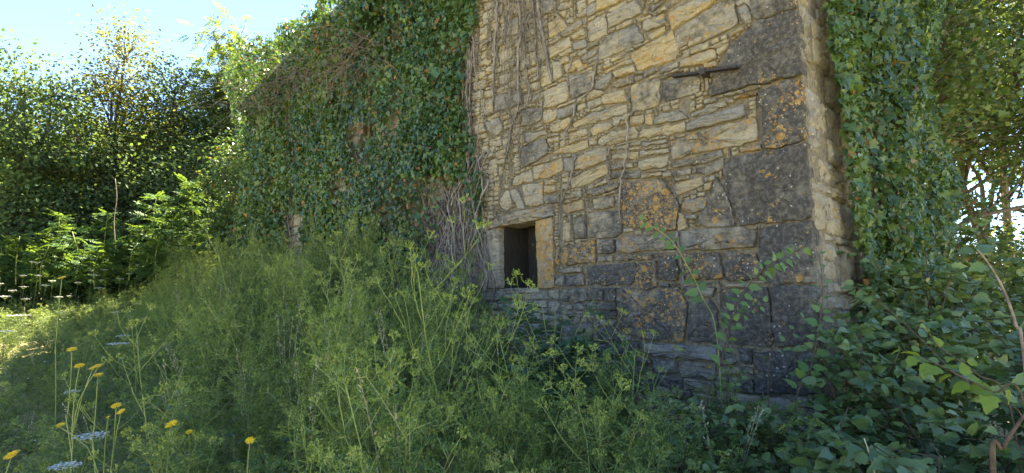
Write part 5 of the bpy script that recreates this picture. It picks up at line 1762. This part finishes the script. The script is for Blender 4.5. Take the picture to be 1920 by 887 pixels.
# ================================================================ SHRUBS ROUND THE CORNER
def bush(name, label, cat, xy, r, h, n, mat, tm, size, nparts=40, stems=7, squash=.8, group=None, seed=0, stem='red_stem', lay=.75):
    x, y = xy
    z0 = float(ground_z(x, y)) - .03
    t = thing(name, label, cat, (x, y, z0), 0, group)
    B = np.array(t.location)
    S, pos, tip = [], [], []
    for i in range(stems):
        az = RNG.random() * 6.28; rr_ = r * math.sqrt(RNG.random())
        e = np.array([math.cos(az) * rr_, math.sin(az) * rr_ * squash, h * RNG.uniform(.6, .97)])
        m_ = e * .5 + np.array([-e[0] * .2, -e[1] * .2, h * .12])
        pth = smooth_path([e * [.15, .15, 0], m_, e], 12)
        mb = MB(); mb.tube(pth, .007, .003, 4); mb.build('stem', M[stem], t)
        S.append(pth)
    A = []
    tb = MB()
    for pth in S:
        for q in range(9):
            k = RNG.integers(4, len(pth))
            az = RNG.random() * 6.28
            d = np.array([math.cos(az), math.sin(az), RNG.uniform(-.2, .5)])
            L = RNG.uniform(.12, .38) * min(1.4, r / .5)
            p = np.array([pth[k] + d * L * s + np.array([0, 0, -.10 * L * s * s]) for s in np.linspace(0, 1, 5)])
            tb.tube(p, .003, .0015, 3)
            A.append((p, d))
    tb.build('twig', M[stem], t, True, 'stuff')
    per = max(2, n // len(A))
    for p, d in A:
        for q in range(per):
            f = RNG.uniform(.1, 1.0) * 4
            c = np.array([np.interp(f, np.arange(5), p[:, a]) for a in range(3)]) + RNG.normal(size=3) * .015
            s = RNG.choice([-1, 1])
            o = np.cross(d, [0, 0, 1]); o /= np.linalg.norm(o) + 1e-6
            v = d * .6 + o * s * RNG.uniform(.4, 1.0) + np.array([0, 0, RNG.uniform(-.45, .2)])
            pos.append(c); tip.append(v)
    pos, tip = np.array(pos), np.array(tip)
    k = len(pos)
    keep = pos[:, 2] > .05
    pos, tip = pos[keep], tip[keep]; k = len(pos)
    # leaves turn their faces to the open sky on the camera's side
    nr = np.array([-.15, -.45, lay]) + RNG.normal(size=(k, 3)) * .45
    foliage(t, tm, pos + B, frames(tip, nr), size * RNG.uniform(.55, 1.25, k), M[mat], nparts)
    return t
NET = [broad_tmpl(20 + i, .30, 7) for i in range(3)]
# nettles and other dark leaves under the window
bush('nettle_clump', 'dark green nettle clump under the small window', 'nettles', (.35, 4.35), .42, 1.56, 760, 'nettle', NET, .075, 120, 16, .6, None, lay=.5, stem='green_stem')
bush('nettle_clump', 'dark nettles just right of the clump under the window', 'nettles', (.80, 4.15), .36, 1.30, 380, 'nettle', NET, .070, 80, 11, .6, None, lay=.5, stem='green_stem')
bush('nettle_clump', 'dark leaves low left of the clump under the window', 'nettles', (-.05, 4.55), .36, 1.38, 320, 'nettle', NET, .065, 60, 10, .6, None, lay=.5, stem='green_stem')
GH = 'hazel and bramble bushes right of the corner'
HZ = [ # x, y, r, h, n, size, material, label
 (2.75, 3.4, .42, 1.75, 520, .075, 'hazel', 'hazel bush pressed against the lower corner of the house'),
 (3.35, 4.0, .60, 1.95, 760, .080, 'hazel', 'hazel bush filling the foot of the side wall ivy'),
 (4.15, 4.5, .70, 2.05, 760, .085, 'hazel', 'tallest hazel bush right of the side wall ivy'),
 (3.9, 3.3, .60, 1.75, 760, .080, 'hazel', 'hazel bush at the right under the sycamore limbs'),
 (4.9, 5.6, .80, 2.2, 700, .090, 'hazel', 'hazel bush farther back by the ivy clad tree'),
 (6.1, 6.2, .90, 2.2, 700, .095, 'hazel', 'hazel bush by the right edge in front of the bright sky'),
 (2.95, 2.65, .50, 1.48, 640, .080, 'hazel', 'hazel bush at right middle behind the yellow green shoot'),
 (2.25, 2.75, .42, 1.05, 520, .075, 'hazel', 'low hazel bush before the corner block'),
 (3.1, 2.0, .50, 1.50, 620, .085, 'hazel', 'hazel bush cut by the right edge behind the bare arching stem'),
 (2.35, 1.9, .46, 1.12, 620, .080, 'hazel', 'near hazel bush at lower right'),
 (1.75, 2.15, .42, .86, 560, .075, 'hazel', 'low hazel bush at bottom right of centre with large pale leaves'),
 (1.25, 2.35, .34, .74, 340, .065, 'hazel', 'small hazel bush left of the large leaved one at the bottom'),
 (2.0, 1.45, .40, .80, 520, .080, 'hazel', 'nearest hazel bush along the bottom right corner'),
 (1.55, 3.2, .32, .98, 280, .065, 'hazel', 'leafy shoots at the foot of the dark wall blocks'),
 (1.98, 3.02, .34, 1.30, 420, .070, 'hazel', 'bush climbing over the foot of the pale side strip'),
 (1.55, 2.72, .34, 1.02, 420, .070, 'hazel', 'bush right below the black corner blocks'),
 (1.62, 2.0, .36, .98, 480, .080, 'hazel', 'bush with broad pale leaves before the corner foot'),
 (1.05, 2.0, .32, .70, 360, .070, 'hazel', 'low broad leaved bush at the bottom left of the hazels'),
 (2.6, 2.2, .46, 1.22, 560, .085, 'hazel', 'bush in the middle of the lower right thicket'),
 (1.38, 3.05, .32, .98, 300, .060, 'hazel', 'leafy shoots just left of the corner foot bushes'),
 (.85, 2.75, .30, .80, 300, .060, 'hazel', 'broad leaves among the weeds left of the corner bushes'),
 (2.05, 2.35, .42, 1.08, 520, .080, 'hazel', 'bush between the corner foot and the arching shoot'),
 (2.7, 1.75, .46, 1.22, 560, .085, 'hazel', 'bush under the yellow green shoot by the right edge'),
 (2.35, 3.28, .26, 1.58, 300, .070, 'hazel', 'leafy stems right against the pale strip of the side face'),
 (1.15, 3.3, .32, 1.0, 320, .060, 'hazel', 'leafy shoots in front of the pale stone at the wall foot'),
]
for i, (x, y, r, h, n, s, m, lab) in enumerate(HZ):
    bush('hazel_bush', lab, 'bush', (x, y), r * 1.08, h * 1.06, int(n * 1.9), m, BROAD, s * .86, 110 if y < 3.5 else 60, 9, .8, GH, i)

# shoots traced in front of the wall and the bushes: stem in photo pixels at a stated distance, leaves in pairs
def shoot(name, label, cat, pts, depth, leafmat, size, n, stemmat='red_stem', rad=.004, tm=None, start=.15, flat=0.0, spread=1.0):
    tm = tm or BROAD
    ds = depth if isinstance(depth, (list, tuple)) else [depth] * len(pts)
    W = np.array([at(px, py, d) for (px, py), d in zip(pts, ds)])
    # carry the stem down to the ground
    foot = W[0].copy(); foot[2] = float(ground_z(foot[0], foot[1]))
    if W[0][2] - foot[2] > .05:
        W = np.vstack([foot + np.array([.03, 0.04, 0]), W])
    t = thing(name, label, cat, tuple(foot), 0)
    B = np.array(t.location)
    C = smooth_path(W, 30) - B
    mb = MB(); mb.tube(C, rad, rad * .4, 5, .15); mb.build('stem', M[stemmat], t)
    pos, tip = [], []
    for i in range(n):
        f = start + (1 - start) * (i / max(1, n - 1))
        q = C[min(len(C) - 1, int(f * (len(C) - 1)))]
        g = C[min(len(C) - 1, int(f * (len(C) - 1)) + 1)] - C[max(0, int(f * (len(C) - 1)) - 1)]
        g = g / (np.linalg.norm(g) + 1e-9)
        s = 1 if i % 2 else -1
        o = np.cross(g, np.array([0, -1.0, .4])); o /= np.linalg.norm(o) + 1e-9
        v = g * .55 + o * s * spread + RNG.normal(size=3) * .25 + np.array([0, 0, -.15])
        pos.append(q + v / np.linalg.norm(v) * .012); tip.append(v)
    if n:
        pos, tip = np.array(pos) + B, np.array(tip)
        nr = np.array([-.1, -.6, .7]) + RNG.normal(size=(n, 3)) * .35
        sz = size * RNG.uniform(.7, 1.2, n) * np.linspace(1.1, .75, n)
        foliage(t, tm, pos, frames(tip, nr), sz, M[leafmat], n)
    return t
M['hazel_bright'] = leaf_material('shoot_leaf', (.08, .17, .05), (.12, .22, .06), (.17, .28, .08), .30, .42, .42, 2.5)  # brighter green leaf colour for the thin shoots
shoot('hazel_shoot', 'thin shoot with a row of small leaves crossing the dark blocks at right of centre', 'sapling', [(1345, 640), (1318, 560), (1292, 505), (1262, 455), (1232, 430), (1205, 416)], [3.55, 3.5, 3.5, 3.5, 3.5, 3.5], 'hazel_bright', .068, 22, 'green_stem', .0045, start=.35)
shoot('hazel_shoot', 'dark stemmed sapling bending right across the black corner block', 'sapling', [(1325, 770), (1352, 680), (1372, 600), (1400, 540), (1440, 500), (1480, 480), (1505, 462)], 3.2, 'hazel_bright', .066, 38, 'red_stem', .005, start=.30)
shoot('hazel_shoot', 'side twig with round leaves in front of the lower black block', 'sapling', [(1360, 660), (1385, 600), (1410, 578), (1435, 570)], 3.2, 'hazel_bright', .045, 9, 'red_stem', .003, start=.4)
shoot('hazel_shoot', 'sapling rising along the corner edge with drooping leaves', 'sapling', [(1490, 775), (1520, 690), (1536, 610), (1542, 540), (1536, 478)], 3.0, 'hazel_bright', .066, 26, 'red_stem', .005, start=.3)
shoot('hazel_shoot', 'low twig reaching left at the foot of the black block', 'sapling', [(1440, 700), (1475, 640), (1500, 610), (1515, 590)], 3.1, 'hazel', .05, 8, 'red_stem', .003, start=.3)
shoot('bramble_shoot', 'arching shoot of yellow green young leaves at lower right', 'bramble', [(1925, 780), (1860, 735), (1790, 700), (1735, 672), (1695, 655)], [1.7, 1.75, 1.8, 1.85, 1.9], 'lime_leaf', .058, 15, 'red_stem', .004, start=.35, spread=.7)
shoot('bramble_shoot', 'second yellow leaved shoot above the arching one', 'bramble', [(1900, 790), (1830, 700), (1760, 650), (1735, 610)], [2.0, 2.0, 2.0, 2.0], 'lime_leaf', .040, 7, 'red_stem', .004, start=.5, spread=.7)
shoot('bramble_shoot', 'bare grey brown arching stem near the right edge', 'bramble', [(1922, 690), (1905, 610), (1880, 540), (1850, 490), (1832, 468)], 1.9, 'hazel', .07, 3, 'twig', .007, start=.8)
shoot('bramble_shoot', 'thick dark curved stem in the lower right corner', 'bramble', [(1862, 890), (1880, 840), (1905, 800), (1930, 765)], 1.5, 'hazel', .06, 0, 'red_stem', .009)
shoot('bramble_shoot', 'slender reddish bramble stem running down to the right edge', 'bramble', [(1935, 830), (1850, 745), (1780, 690), (1700, 610), (1640, 560)], [1.9, 2.0, 2.1, 2.2, 2.3], 'hazel', .05, 8, 'red_stem', .003, start=.2)
st = thing('dry_stalk', 'single straw coloured dry stalk among the bushes at the bottom right', 'dead stalk', tuple(at(1640, 900, 2.0)), 0)
mb = MB(); mb.tube(smooth_path([at(1650, 960, 1.9), at(1640, 885, 1.95), at(1630, 850, 2.0), at(1620, 822, 2.0)], 10) - np.array(st.location), .004, .002, 5); mb.build('stem', M['straw'], st)
# long thin weed stalks poking up before the side ivy
for (a, b, lab) in (([(1655, 560), (1650, 450), (1642, 330), (1640, 200)], 4.4, 'tall thin green stalk standing before the side wall ivy'), ([(1765, 640), (1742, 520), (1705, 400), (1708, 230)], 4.6, 'leafy thin stalk beside the ivy clad tree')):
    shoot('willow_shoot', lab, 'sapling', a, b, 'hazel_bright', .07, 22, 'green_stem', .004, tm=[LEAF], start=.25)
